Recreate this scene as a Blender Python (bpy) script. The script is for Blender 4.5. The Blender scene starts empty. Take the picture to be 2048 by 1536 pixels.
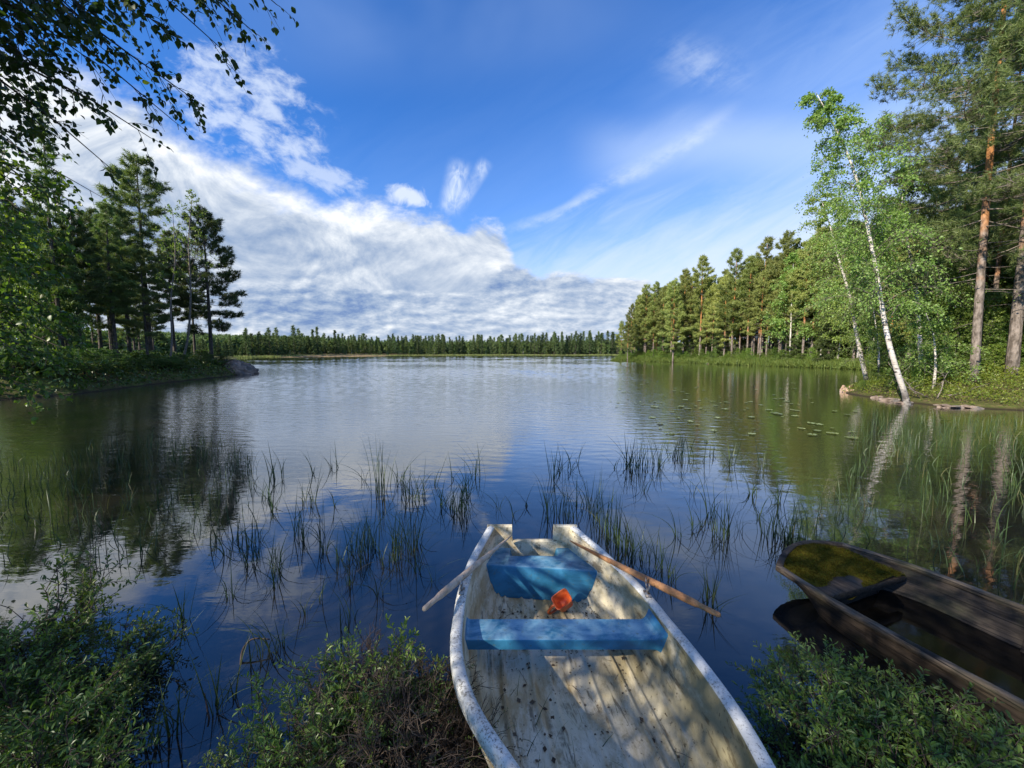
import bpy, math, random
import numpy as np
from mathutils import Vector, Matrix

# ------------------------------------------------------------------ camera, sun, sky, exposure
S = bpy.context.scene
COL = S.collection
CAMH, PITCH, FPX = 2.0, math.radians(4.61), 769.0          # FPX: focal length in pixels of a 2048 wide frame
cam = bpy.data.objects.new('camera', bpy.data.cameras.new('camera'))
COL.objects.link(cam)
cam.location = (0, 0, CAMH)
cam.rotation_euler = (math.radians(90) - PITCH, 0, 0)
cam.data.sensor_fit = 'HORIZONTAL'
cam.data.sensor_width = 36.0
cam.data.lens = 36.0 * FPX / 2048
cam.data.clip_start, cam.data.clip_end = 0.05, 5000
S.camera = cam

SUN_EL, SUN_AZ = math.radians(32), math.radians(-128)       # azimuth from +Y towards +X
SUN_DIR = Vector((math.sin(SUN_AZ) * math.cos(SUN_EL), math.cos(SUN_AZ) * math.cos(SUN_EL), math.sin(SUN_EL)))
sl = bpy.data.lights.new('sun', 'SUN')
sl.energy, sl.angle, sl.color = 5.0, math.radians(0.5), (1.0, 0.91, 0.76)
so = bpy.data.objects.new('sun', sl)
COL.objects.link(so)
so.rotation_euler = SUN_DIR.to_track_quat('Z', 'Y').to_euler()

S.view_settings.view_transform = 'Standard'
S.view_settings.look = 'None'
S.view_settings.gamma = 1
S.view_settings.exposure = 0.85
S.render.engine = 'CYCLES'
S.cycles.use_denoising = True
S.cycles.max_bounces = 7
S.cycles.diffuse_bounces = 3
S.cycles.glossy_bounces = 3
S.cycles.transmission_bounces = 4
S.cycles.transparent_max_bounces = 6
S.cycles.caustics_reflective = False
S.cycles.caustics_refractive = False
S.cycles.sample_clamp_indirect = 6

CP, SP = math.cos(PITCH), math.sin(PITCH)


def ray(px, py):
    u, v = (px - 1024) / FPX, (768 - py) / FPX
    return np.array([u, CP + v * SP, -SP + v * CP])


def PZ(px, py, z=0.0):
    d = ray(px, py)
    return d * ((z - CAMH) / d[2]) + np.array([0, 0, CAMH])


def PY(px, py, Y):
    d = ray(px, py)
    return d * (Y / d[1]) + np.array([0, 0, CAMH])


def uw(px, py):
    d = ray(px, py)
    return d[0] / d[1], d[2] / d[1]


# ------------------------------------------------------------------ node helper
class NT:
    def __init__(self, nt):
        self.nt, self.n, self.l = nt, nt.nodes, nt.links

    def put(self, sock, v):
        if isinstance(v, bpy.types.NodeSocket):
            self.l.new(v, sock)
        elif v is not None:
            if hasattr(sock.default_value, '__len__'):
                if isinstance(v, (int, float)):
                    v = (v,) * len(sock.default_value)
                v = tuple(v)
                if len(v) == 3 and len(sock.default_value) == 4:
                    v = v + (1,)
            sock.default_value = v

    def m(self, op, a, b=None, c=None, clamp=False):
        k = self.n.new('ShaderNodeMath')
        k.operation, k.use_clamp = op, clamp
        for i, v in enumerate((a, b, c)):
            if v is not None:
                self.put(k.inputs[i], v)
        return k.outputs[0]

    def add(self, a, b): return self.m('ADD', a, b)
    def sub(self, a, b): return self.m('SUBTRACT', a, b)
    def mul(self, a, b, clamp=False): return self.m('MULTIPLY', a, b, clamp=clamp)

    def ss(self, x, lo, hi, a=0.0, b=1.0, kind='SMOOTHSTEP'):
        k = self.n.new('ShaderNodeMapRange')
        k.interpolation_type = kind
        k.clamp = True
        self.put(k.inputs['Value'], x)
        self.put(k.inputs['From Min'], lo)
        self.put(k.inputs['From Max'], hi)
        self.put(k.inputs['To Min'], a)
        self.put(k.inputs['To Max'], b)
        return k.outputs[0]

    def mix(self, f, a, b, blend='MIX'):
        k = self.n.new('ShaderNodeMix')
        k.data_type, k.blend_type = 'RGBA', blend
        self.put(k.inputs[0], f)
        self.put(k.inputs[6], a)
        self.put(k.inputs[7], b)
        return k.outputs[2]

    def noise(self, vec, scale, detail=4, rough=0.5, dist=0.0, lac=2.0, color=False):
        k = self.n.new('ShaderNodeTexNoise')
        k.noise_dimensions = '3D'
        if vec is not None:
            self.put(k.inputs['Vector'], vec)
        for nm, v in (('Scale', scale), ('Detail', detail), ('Roughness', rough), ('Distortion', dist), ('Lacunarity', lac)):
            self.put(k.inputs[nm], v)
        return k.outputs['Color'] if color else k.outputs['Fac']

    def voronoi(self, vec, scale, feature='F1', out='Distance'):
        k = self.n.new('ShaderNodeTexVoronoi')
        k.feature = feature
        self.put(k.inputs['Vector'], vec)
        self.put(k.inputs['Scale'], scale)
        return k.outputs[out]

    def xyz(self, x, y, z=0.0):
        k = self.n.new('ShaderNodeCombineXYZ')
        for i, v in enumerate((x, y, z)):
            self.put(k.inputs[i], v)
        return k.outputs[0]

    def sep(self, v):
        k = self.n.new('ShaderNodeSeparateXYZ')
        self.put(k.inputs[0], v)
        return k.outputs

    def vm(self, op, a, b=None):
        k = self.n.new('ShaderNodeVectorMath')
        k.operation = op
        self.put(k.inputs[0], a)
        if b is not None:
            self.put(k.inputs[1], b)
        return k.outputs[0]

    def coord(self, which='Object'):
        return self.n.new('ShaderNodeTexCoord').outputs[which]

    def curve(self, x, lo, hi, pts):
        """piecewise curve of x: pts (x, value); returns the value"""
        pts = sorted(pts)
        vs = [p[1] for p in pts]
        v0, v1 = min(vs), max(vs)
        k = self.n.new('ShaderNodeFloatCurve')
        c = k.mapping.curves[0]
        P = [((a - lo) / (hi - lo), (b - v0) / (v1 - v0)) for a, b in pts]
        P = [(min(max(a, 0), 1), b) for a, b in P]
        while len(c.points) < len(P):
            c.points.new(0.5, 0.5)
        for q, (a, b) in zip(c.points, P):
            q.location = (a, b)
            q.handle_type = 'AUTO_CLAMPED'
        k.mapping.update()
        self.put(k.inputs['Value'], self.ss(x, lo, hi, kind='LINEAR'))
        return self.ss(k.outputs[0], 0, 1, v0, v1, kind='LINEAR')

    def ramp(self, x, stops, mode='LINEAR'):
        k = self.n.new('ShaderNodeValToRGB')
        k.color_ramp.interpolation = mode
        e = k.color_ramp.elements
        while len(e) < len(stops):
            e.new(0.5)
        for q, (p, c) in zip(e, stops):
            q.position = p
            q.color = tuple(c) + (1,) if len(c) == 3 else c
        self.put(k.inputs[0], x)
        return k.outputs[0]


# ------------------------------------------------------------------ world: Nishita sky with cloud layers
W = bpy.data.worlds.new('World')
S.world = W
W.use_nodes = True


def build_world():
    N = NT(W.node_tree)
    N.n.clear()
    out = N.n.new('ShaderNodeOutputWorld')
    bg = N.n.new('ShaderNodeBackground')
    bg.inputs['Strength'].default_value = 0.094
    N.l.new(bg.outputs[0], out.inputs[0])
    sky = N.n.new('ShaderNodeTexSky')
    sky.sky_type = 'NISHITA'
    sky.sun_disc = False
    sky.sun_elevation, sky.sun_rotation = SUN_EL, SUN_AZ
    sky.altitude, sky.air_density, sky.dust_density, sky.ozone_density = 200, 1.0, 0.35, 3.0
    d = N.coord('Generated')
    x, y, z = N.sep(d)
    yy = N.m('MAXIMUM', y, 0.12)
    u = N.m('DIVIDE', x, yy)
    w = N.m('DIVIDE', z, yy)
    wpos = N.m('MAXIMUM', w, 0.0)
    # plane coordinates of a flat cloud layer seen from below (features shrink towards the horizon)
    zz = N.add(N.m('MAXIMUM', z, 0.0), 0.16)
    q = N.xyz(N.m('DIVIDE', x, zz), N.m('DIVIDE', y, zz), 0.0)
    p = N.xyz(u, w, 0.0)
    psq = N.xyz(u, N.mul(N.m('POWER', wpos, 0.72), 1.75), 3.1)
    skyc = N.vm('MULTIPLY', sky.outputs[0], (0.36, 0.83, 1.42))
    K = 8.0

    def band(pts, lo=-1.7, hi=1.7):
        return N.curve(u, lo, hi, [uw(*a) for a in pts])

    def seg(a, b, wid, soft=1.0):
        """soft stroke between two sky points"""
        (ax, ay), (bx, by) = uw(*a), uw(*b)
        L = math.hypot(bx - ax, by - ay)
        dx, dy = (bx - ax) / L, (by - ay) / L
        ru, rw = N.sub(u, ax), N.sub(w, ay)
        t = N.add(N.mul(ru, dx), N.mul(rw, dy))
        s = N.m('ABSOLUTE', N.add(N.mul(ru, -dy), N.mul(rw, dx)))
        e = N.m('ABSOLUTE', N.sub(t, L / 2))
        return N.mul(N.ss(s, wid, 0.0), N.ss(e, L / 2 + wid * 0.3, L / 2 - wid * 0.7))

    def blob(c, rx, ry, rot=0.0):
        cx, cy = uw(*c)
        ru, rw = N.sub(u, cx), N.sub(w, cy)
        ca, sa = math.cos(rot), math.sin(rot)
        a = N.mul(N.add(N.mul(ru, ca), N.mul(rw, sa)), 1 / rx)
        b = N.mul(N.add(N.mul(ru, -sa), N.mul(rw, ca)), 1 / ry)
        r = N.m('SQRT', N.add(N.mul(a, a), N.mul(b, b)))
        return N.ss(r, 1.0, 0.0)

    big = N.noise(psq, 1.3, 4, 0.5, 0.3)
    med = N.noise(psq, 4.2, 6, 0.60, 0.35)
    fine = N.noise(psq, 13.0, 6, 0.62, 0.2)
    c0 = N.sub(med, 0.5)
    # ---- thin veils and cirrus
    fib = N.noise(N.vm('MULTIPLY', N.xyz(N.add(N.mul(u, 0.86), N.mul(w, 0.5)), N.add(N.mul(u, -0.5), N.mul(w, 0.86)), 0.7), (1.6, 7.5, 1.0)), 2.2, 7, 0.62, 0.55)
    vtop = band([(-200, 690), (700, 640), (980, 545), (1100, 490), (1250, 440), (1400, 405), (1600, 355), (2048, 250), (2300, 230)])
    dv = N.add(N.sub(vtop, w), N.mul(N.sub(fib, 0.5), 0.22))
    veil = N.mul(N.ss(dv, -0.10, 0.20), 0.90)
    veil2 = N.mul(N.ss(N.add(N.sub(band([(-200, 500), (900, 330), (1200, 250), (1500, 130), (1700, 60), (2048, -60), (2300, -100)]), w), N.mul(N.sub(fib, 0.5), 0.16)), -0.25, 0.45), 0.30)
    cl = band([(900, 452), (1000, 455), (1080, 440), (1150, 405), (1210, 366), (1280, 335), (1380, 280), (1480, 212), (1600, 130)], 0.0 - 0.35, 0.9)
    sd = N.m('ABSOLUTE', N.add(N.sub(w, cl), N.mul(N.sub(fine, 0.5), 0.03)))
    along = N.mul(N.ss(u, uw(985, 455)[0], uw(1090, 440)[0]), N.ss(u, uw(1500, 200)[0], uw(1380, 280)[0]))
    streak = N.mul(N.mul(N.ss(sd, N.ss(u, -0.05, 0.55, 0.020, 0.045), 0.0), along), N.mul(N.ss(N.add(N.mul(fib, 0.5), N.mul(fine, 0.5)), 0.36, 0.62), 0.52))
    cl2 = band([(900, 300), (1120, 298), (1250, 312), (1400, 285), (1600, 292), (1800, 250), (2048, 230)], -0.3, 1.5)
    bd = N.add(N.m('ABSOLUTE', N.sub(w, cl2)), N.mul(N.sub(fib, 0.5), 0.08))
    bandm = N.mul(N.mul(N.ss(bd, 0.115, 0.0), N.ss(u, uw(1110, 300)[0], uw(1300, 300)[0])), 0.46)
    w1 = N.mul(N.mul(blob((1405, 130), 0.17, 0.085, -0.25), N.ss(N.add(N.mul(fib, 0.5), N.mul(fine, 0.5)), 0.38, 0.66)), 0.40)
    w2 = N.mul(N.mul(blob((800, 10), 0.9, 0.24, 0.0), N.ss(big, 0.25, 0.75)), 0.30)
    w3 = N.mul(N.mul(blob((1800, 90), 0.9, 0.5, 0.5), N.ss(N.add(N.mul(fib, 0.4), N.mul(big, 0.6)), 0.2, 0.8)), 0.42)
    vw = N.m('MAXIMUM', seg((898, 428), (922, 322), 0.040), N.mul(seg((910, 422), (974, 322), 0.026), 0.75))
    vwm = N.mul(N.mul(vw, N.ss(N.noise(N.vm('MULTIPLY', p, (1.6, 0.8, 1)), 20, 6, 0.65, 0.8), 0.22, 0.72)), 1.0)
    # ---- mottled altocumulus above the bank
    mot = N.noise(N.vm('MULTIPLY', N.xyz(N.add(N.mul(u, 0.92), N.mul(w, -0.4)), N.add(N.mul(u, 0.4), N.mul(w, 0.92)), 1.7), (1.0, 1.7, 1.0)), 15.0, 5, 0.62, 0.25)
    alto = N.m('MAXIMUM', blob((470, 190), 0.34, 0.21, -0.55), N.mul(blob((575, 285), 0.17, 0.07, -0.3), 0.75))
    altom = N.mul(N.ss(N.add(N.mul(N.m('MINIMUM', alto, 0.75), 0.46), N.sub(mot, 0.62)), 0.0, 0.36), N.mul(N.ss(alto, 0.0, 0.35), 0.72))
    wob = N.noise(p, 17, 6, 0.6, 0.6)
    sb = blob((815, 390), 0.10, 0.046, -0.28)
    small = N.mul(N.mul(N.ss(N.add(sb, N.mul(N.sub(wob, 0.5), 2.4)), 0.25, 1.0), N.ss(sb, 0.0, 0.3)), 0.85)
    mot2 = N.mul(N.mul(N.ss(N.add(N.mul(blob((640, 352), 0.22, 0.06, -0.30), 0.5), N.sub(mot, 0.62)), 0.02, 0.36), 0.6), N.ss(blob((640, 352), 0.22, 0.06, -0.30), 0.0, 0.3))
    altom = N.m('MAXIMUM', altom, mot2)
    # ---- the cloud bank
    top = band([(-600, -250), (-300, -60), (0, 70), (150, 130), (300, 205), (400, 268), (500, 322), (600, 366), (680, 398), (760, 400), (840, 412), (900, 428), (985, 452), (1020, 500), (1040, 570), (1100, 640), (1400, 690), (2048, 700), (2300, 700)])
    ed = N.add(N.sub(top, w), N.add(N.mul(c0, 0.15), N.mul(N.sub(fine, 0.5), 0.13)))
    bank = N.ss(ed, -0.012, N.ss(u, -0.7, -0.1, 0.10, 0.045))
    # light and shade: slope of the billow field towards the sun side (upper left)
    slant = N.xyz(N.add(N.mul(u, 0.90), N.mul(w, -0.55)), N.add(N.mul(u, 0.60), N.mul(w, 1.55)), 3.1)

    def field(v, sc, off, ds=0.55):
        return N.noise(N.vm('ADD', v, off), sc, 10, 0.63, ds)
    f0, f1 = field(slant, 2.9, (0, 0, 0)), field(slant, 2.9, (-0.012, 0.040, 0))
    br = N.add(0.50, N.mul(N.sub(f0, f1), 2.1))
    br = N.add(br, N.mul(N.sub(f0, 0.5), 0.85))
    br = N.add(br, N.mul(N.sub(big, 0.5), 0.7))
    ridge = N.ss(ed, 0.20, 0.02)
    br = N.add(br, N.mul(ridge, 0.15))
    grey = N.m('MAXIMUM', blob((480, 440), 0.50, 0.16, -0.42), N.mul(blob((900, 545), 0.40, 0.13, 0.0), 0.55))
    br = N.sub(br, N.mul(grey, 0.20))
    br = N.add(br, N.mul(N.ss(u, -0.60, -1.3), N.mul(N.ss(w, 0.2, 0.6), 0.22)))
    stops = [(0.0, (0.15, 0.235, 0.43)), (0.22, (0.25, 0.335, 0.49)), (0.46, (0.39, 0.46, 0.575)), (0.72, (0.58, 0.63, 0.70)), (1.0, (0.80, 0.815, 0.83))]
    bankc = N.vm('SCALE', N.ramp(br, stops))
    bankc.node.inputs['Scale'].default_value = K
    # ---- the lower layer of far cumulus with flat blue-grey bases
    top2 = band([(-600, 500), (0, 530), (300, 548), (480, 556), (600, 548), (760, 572), (900, 566), (975, 548), (1035, 520), (1075, 540), (1120, 546), (1200, 550), (1280, 558), (1320, 590), (1400, 632), (2048, 664), (2300, 664)])
    v2 = N.xyz(N.mul(u, 1.7), N.mul(N.m('POWER', wpos, 0.85), 3.5), 9.3)
    g0, g1 = field(v2, 3.0, (0, 0, 0), 0.12), field(v2, 3.0, (-0.022, 0.040, 0), 0.12)
    ed2 = N.add(N.sub(top2, w), N.add(N.mul(N.sub(g0, 0.5), 0.13), N.mul(N.sub(fine, 0.5), 0.05)))
    bank2 = N.ss(ed2, -0.004, 0.020)
    br2 = N.add(0.50, N.mul(N.sub(g0, g1), 2.6))
    br2 = N.add(br2, N.mul(N.sub(g0, 0.5), 0.75))
    br2 = N.add(br2, N.mul(N.ss(ed2, 0.05, 0.0), 0.12))
    dark = N.m('MAXIMUM', blob((650, 612), 0.46, 0.085, 0.0), N.mul(blob((1060, 570), 0.40, 0.06, 0.0), 0.62))
    dark = N.m('MAXIMUM', dark, N.mul(blob((560, 525), 0.20, 0.05, -0.3), 0.55))
    br2 = N.sub(br2, N.mul(dark, N.add(0.16, N.mul(N.ss(med, 0.35, 0.62), 0.36))))
    bank2c = N.vm('SCALE', N.ramp(br2, stops))
    bank2c.node.inputs['Scale'].default_value = K
    gap = N.mul(N.ss(N.add(med, N.mul(fine, 0.3)), 0.60, 0.50), N.ss(wpos, 0.085, 0.03))
    bank2 = N.mul(bank2, N.sub(1.0, N.mul(gap, 0.7)))
    # ---- combine
    def over(base, col, f):
        return N.mix(f, base, col)
    c = skyc
    white = (4.7, 5.4, 6.5)
    c = over(c, (3.2, 4.3, 6.4), N.m('ADD', w2, w3, clamp=True))
    c = over(c, (3.4, 4.6, 6.7), veil2)
    c = over(c, (4.7, 5.4, 6.5), veil)
    c = over(c, (3.9, 4.9, 6.7), bandm)
    c = over(c, white, N.m('MAXIMUM', streak, w1))
    c = over(c, white, vwm)
    c = over(c, (4.8, 5.4, 6.4), altom)
    c = over(c, (5.1, 5.6, 6.4), small)
    c = over(c, bankc, bank)
    c = over(c, bank2c, bank2)
    # behind the viewer: broken cloud in a flat layer
    qn = N.noise(q, 1.1, 6, 0.55)
    back = N.mix(N.mul(N.ss(qn, 0.46, 0.66), 0.8), skyc, (5.4, 5.9, 6.5))
    c = N.mix(N.ss(y, 0.10, 0.26), back, c)
    # below the horizon a dim water-like tone
    c = N.mix(N.ss(z, 0.0, -0.06), c, (0.6, 0.75, 1.0))
    N.l.new(c, bg.inputs['Color'])


build_world()

# ------------------------------------------------------------------ mesh helpers
rng = np.random.default_rng(7)


class MB:
    """collects vertices and faces; build() makes ONE mesh"""
    def __init__(self):
        self.V, self.F, self.n = [], [], 0

    def put(self, V, F):
        V = np.asarray(V, float).reshape(-1, 3)
        if isinstance(F, np.ndarray):
            F = [F]
        for f in F:
            self.F.append(np.asarray(f, int) + self.n)
        self.V.append(V)
        self.n += len(V)

    def grid(self, G, close_u=False):
        """G (a, b, 3) -> quads"""
        a, b = G.shape[:2]
        i = np.arange(a * b).reshape(a, b)
        if close_u:
            i = np.vstack([i, i[:1]])
        f = np.stack([i[:-1, :-1], i[1:, :-1], i[1:, 1:], i[:-1, 1:]], -1).reshape(-1, 4)
        self.put(G.reshape(-1, 3), f)

    def tube(self, P, R, k=6, cap=True):
        P = np.asarray(P, float)
        n = len(P)
        R = np.broadcast_to(np.asarray(R, float), (n,))
        T = np.gradient(P, axis=0)
        T /= np.linalg.norm(T, axis=1, keepdims=True) + 1e-9
        ref = np.array([0.0, 0.0, 1.0]) if abs(T[0, 2]) < 0.9 else np.array([1.0, 0.0, 0.0])
        A = np.cross(T, ref)
        A /= np.linalg.norm(A, axis=1, keepdims=True) + 1e-9
        B = np.cross(T, A)
        t = np.linspace(0, 2 * np.pi, k, endpoint=False)
        G = P[:, None] + R[:, None, None] * (np.cos(t)[None, :, None] * A[:, None] + np.sin(t)[None, :, None] * B[:, None])
        i = np.arange(n * k).reshape(n, k)
        j = np.roll(i, -1, 1)
        f = np.stack([i[:-1], i[1:], j[1:], j[:-1]], -1).reshape(-1, 4)
        fs = [f]
        V = G.reshape(-1, 3)
        if cap:
            V = np.vstack([V, P[0], P[-1]])
            fs.append(np.stack([i[0], j[0], np.full(k, n * k)], -1))
            fs.append(np.stack([j[-1], i[-1], np.full(k, n * k + 1)], -1))
        self.put(V, fs)

    def scatter(self, TV, TF, pos, fr, sc):
        """copies of a small template: pos (n,3), frames (n,3,3) rows = local axes, sc (n,)"""
        n, m = len(pos), len(TV)
        if n == 0:
            return
        V = np.einsum('mk,nkj->nmj', TV, fr) * np.asarray(sc).reshape(-1, 1, 1) + pos[:, None]
        off = (np.arange(n) * m)[:, None, None]
        fs = [(np.asarray(f)[None] + off).reshape(-1, np.asarray(f).shape[1]) for f in TF]
        self.put(V.reshape(-1, 3), fs)

    def box(self, lo, hi):
        x0, y0, z0 = lo
        x1, y1, z1 = hi
        V = [(x0, y0, z0), (x1, y0, z0), (x1, y1, z0), (x0, y1, z0), (x0, y0, z1), (x1, y0, z1), (x1, y1, z1), (x0, y1, z1)]
        self.put(V, np.array([(0, 3, 2, 1), (4, 5, 6, 7), (0, 1, 5, 4), (1, 2, 6, 5), (2, 3, 7, 6), (3, 0, 4, 7)]))

    def mesh(self, name, origin=(0, 0, 0), smooth=True):
        V = np.vstack(self.V) - np.asarray(origin, float)
        me = bpy.data.meshes.new(name)
        nl = sum(f.size for f in self.F)
        npoly = sum(len(f) for f in self.F)
        me.vertices.add(len(V))
        me.vertices.foreach_set('co', V.astype(np.float32).ravel())
        me.loops.add(nl)
        me.loops.foreach_set('vertex_index', np.concatenate([f.ravel() for f in self.F]).astype(np.int32))
        me.polygons.add(npoly)
        tot = np.concatenate([np.full(len(f), f.shape[1]) for f in self.F])
        st = np.concatenate([[0], np.cumsum(tot)[:-1]])
        me.polygons.foreach_set('loop_start', st.astype(np.int32))
        me.polygons.foreach_set('use_smooth', np.full(npoly, smooth))
        me.update(calc_edges=True)
        me.validate()
        return me


def tag(o, label=None, cat=None, group=None, kind=None):
    for k, v in (('label', label), ('category', cat), ('group', group), ('kind', kind)):
        if v:
            o[k] = v
    return o


def obj(name, mb, mat, parent=None, origin=None, smooth=True, loc=None):
    """link a mesh object; vertices are given in world space unless origin/loc say otherwise"""
    if origin is None:
        origin = tuple(parent.location) if parent is not None and loc is None else (0, 0, 0)
    me = mb.mesh(name, origin, smooth) if isinstance(mb, MB) else mb
    if isinstance(mb, MB):
        me.materials.append(mat)
    o = bpy.data.objects.new(name, me)
    COL.objects.link(o)
    if parent is not None:
        o.parent = parent
        if loc is not None:
            o.location = loc
    else:
        o.location = origin if loc is None else loc
    return o


def thing(name, loc, label, cat, group=None, rz=0.0, sc=1.0):
    o = bpy.data.objects.new(name, None)
    o.empty_display_size = 0.2
    COL.objects.link(o)
    o.location = loc
    o.rotation_euler = (0, 0, rz)
    o.scale = (sc, sc, sc) if isinstance(sc, (int, float)) else sc
    return tag(o, label, cat, group)


def norm(v):
    return v / (np.linalg.norm(v, axis=-1, keepdims=True) + 1e-9)


def rand_dirs(n, r=None):
    r = r or rng
    return norm(r.normal(size=(n, 3)))


def frames(d, r=None):
    """frames whose local X is d, with random roll"""
    r = r or rng
    d = norm(np.asarray(d, float))
    a = norm(np.cross(d, rand_dirs(len(d), r)))
    b = np.cross(d, a)
    return np.stack([d, a, b], 1)


def up_frames(d, r=None, tilt=0.4):
    """local X along d, local Z roughly up (leaf blades lying flat, with some tilt)"""
    r = r or rng
    d = norm(np.asarray(d, float))
    upv = norm(np.array([0, 0, 1.0]) + r.normal(size=d.shape) * tilt)
    a = norm(np.cross(upv, d))
    return np.stack([d, a, np.cross(d, a)], 1)


# ------------------------------------------------------------------ materials
def mat(name):
    m = bpy.data.materials.new(name)
    m.use_nodes = True
    N = NT(m.node_tree)
    b = N.n['Principled BSDF']
    return m, N, b


def setp(N, b, col=None, rough=None, spec=None, bump=None, bs=0.3, bd=0.02, **kw):
    if col is not None:
        N.put(b.inputs['Base Color'], col)
    if rough is not None:
        N.put(b.inputs['Roughness'], rough)
    if spec is not None:
        N.put(b.inputs['Specular IOR Level'], spec)
    if bump is not None:
        k = N.n.new('ShaderNodeBump')
        k.inputs['Strength'].default_value = bs
        k.inputs['Distance'].default_value = bd
        N.put(k.inputs['Height'], bump)
        N.l.new(k.outputs[0], b.inputs['Normal'])


def leaf_mat(name, c1, c2, trans=0.35, rough=0.5, spec=0.35, c3=None, tcol=None, var=0.35):
    m, N, b = mat(name)
    g = N.n.new('ShaderNodeNewGeometry')
    oi = N.n.new('ShaderNodeObjectInfo')
    r = g.outputs['Random Per Island']
    col = N.mix(r, c1, c2)
    if c3 is not None:
        col = N.mix(N.ss(r, 0.86, 0.95), col, c3)
    k = N.n.new('ShaderNodeHueSaturation')
    N.put(k.inputs['Color'], col)
    N.put(k.inputs['Value'], N.ss(oi.outputs['Random'], 0, 1, 1 - var, 1 + var, kind='LINEAR'))
    N.put(k.inputs['Hue'], N.ss(N.m('FRACT', N.mul(oi.outputs['Random'], 7.3)), 0, 1, 0.485, 0.512, kind='LINEAR'))
    setp(N, b, k.outputs[0], rough, spec)
    if trans > 0:
        t = N.n.new('ShaderNodeBsdfTranslucent')
        tc = N.mix(1.0, k.outputs[0], tcol or (1.5, 1.6, 0.6), 'MULTIPLY')
        N.put(t.inputs['Color'], tc)
        ms = N.n.new('ShaderNodeMixShader')
        ms.inputs[0].default_value = trans
        N.l.new(b.outputs[0], ms.inputs[1])
        N.l.new(t.outputs[0], ms.inputs[2])
        N.l.new(ms.outputs[0], N.n['Material Output'].inputs[0])
    return m


M = {}
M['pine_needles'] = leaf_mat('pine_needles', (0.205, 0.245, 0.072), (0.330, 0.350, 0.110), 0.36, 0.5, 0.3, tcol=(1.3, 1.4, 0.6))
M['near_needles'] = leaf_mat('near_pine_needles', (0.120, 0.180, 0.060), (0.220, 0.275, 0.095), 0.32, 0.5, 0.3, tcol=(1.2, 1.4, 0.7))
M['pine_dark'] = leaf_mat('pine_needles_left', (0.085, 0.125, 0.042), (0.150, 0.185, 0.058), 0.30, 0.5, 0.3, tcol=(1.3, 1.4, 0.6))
M['spruce_needles'] = leaf_mat('spruce_needles', (0.065, 0.110, 0.030), (0.120, 0.165, 0.045), 0.28, 0.5, 0.3)
M['far_needles'] = leaf_mat('far_conifer_needles', (0.062, 0.100, 0.040), (0.120, 0.160, 0.058), 0.22, 0.6, 0.2)
M['far_leaves'] = leaf_mat('far_broadleaf', (0.090, 0.140, 0.045), (0.150, 0.195, 0.062), 0.3, 0.6, 0.2)
M['birch_leaves'] = leaf_mat('birch_leaves', (0.125, 0.205, 0.045), (0.225, 0.300, 0.070), 0.44, 0.42, 0.45)
M['aspen_leaves'] = leaf_mat('broadleaf_leaves', (0.105, 0.190, 0.035), (0.205, 0.275, 0.055), 0.44, 0.45, 0.4)
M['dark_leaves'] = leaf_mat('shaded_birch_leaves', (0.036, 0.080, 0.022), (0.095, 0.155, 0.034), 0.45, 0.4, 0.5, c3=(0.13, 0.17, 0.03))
M['shrub_leaves'] = leaf_mat('shrub_leaves', (0.055, 0.105, 0.022), (0.125, 0.190, 0.036), 0.30, 0.42, 0.5, var=0.25)
M['bilberry_leaves'] = leaf_mat('bilberry_leaves', (0.11, 0.17, 0.02), (0.21, 0.23, 0.03), 0.35, 0.45, 0.4)
M['sedge'] = leaf_mat('sedge_blades', (0.026, 0.050, 0.018), (0.075, 0.106, 0.032), 0.2, 0.45, 0.35, c3=(0.11, 0.10, 0.04))
M['grass'] = leaf_mat('shore_grass', (0.065, 0.115, 0.022), (0.150, 0.185, 0.045), 0.25, 0.5, 0.3)
M['pale_reeds'] = leaf_mat('far_pale_reeds', (0.20, 0.24, 0.07), (0.30, 0.31, 0.12), 0.2, 0.6, 0.2)
M['dry'] = leaf_mat('dry_twigs', (0.060, 0.042, 0.030), (0.125, 0.095, 0.066), 0.0, 0.8, 0.2)
M['lily'] = leaf_mat('lily_pad', (0.11, 0.15, 0.05), (0.22, 0.25, 0.10), 0.1, 0.3, 0.6)
M['moss'] = leaf_mat('moss', (0.040, 0.035, 0.007), (0.150, 0.125, 0.013), 0.25, 0.85, 0.1, c3=(0.09, 0.14, 0.016))


def bark_pine():
    m, N, b = mat('pine_bark')
    g = N.sep(N.coord('Generated'))[2]
    o = N.coord('Object')
    n = N.noise(N.vm('MULTIPLY', o, (1, 1, 0.35)), 9, 6, 0.65)
    n2 = N.noise(o, 2.0, 3, 0.5)
    low = N.mix(N.ss(n, 0.35, 0.65), (0.085, 0.068, 0.055), (0.26, 0.215, 0.185))
    high = N.mix(N.ss(n, 0.35, 0.65), (0.20, 0.085, 0.030), (0.48, 0.215, 0.075))
    f = N.ss(N.add(g, N.mul(N.sub(n2, 0.5), 0.35)), 0.22, 0.42)
    setp(N, b, N.mix(f, low, high), 0.85, 0.2, N.voronoi(N.vm('MULTIPLY', o, (1, 1, 0.3)), 14), 0.8, 0.03)
    return m


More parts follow.
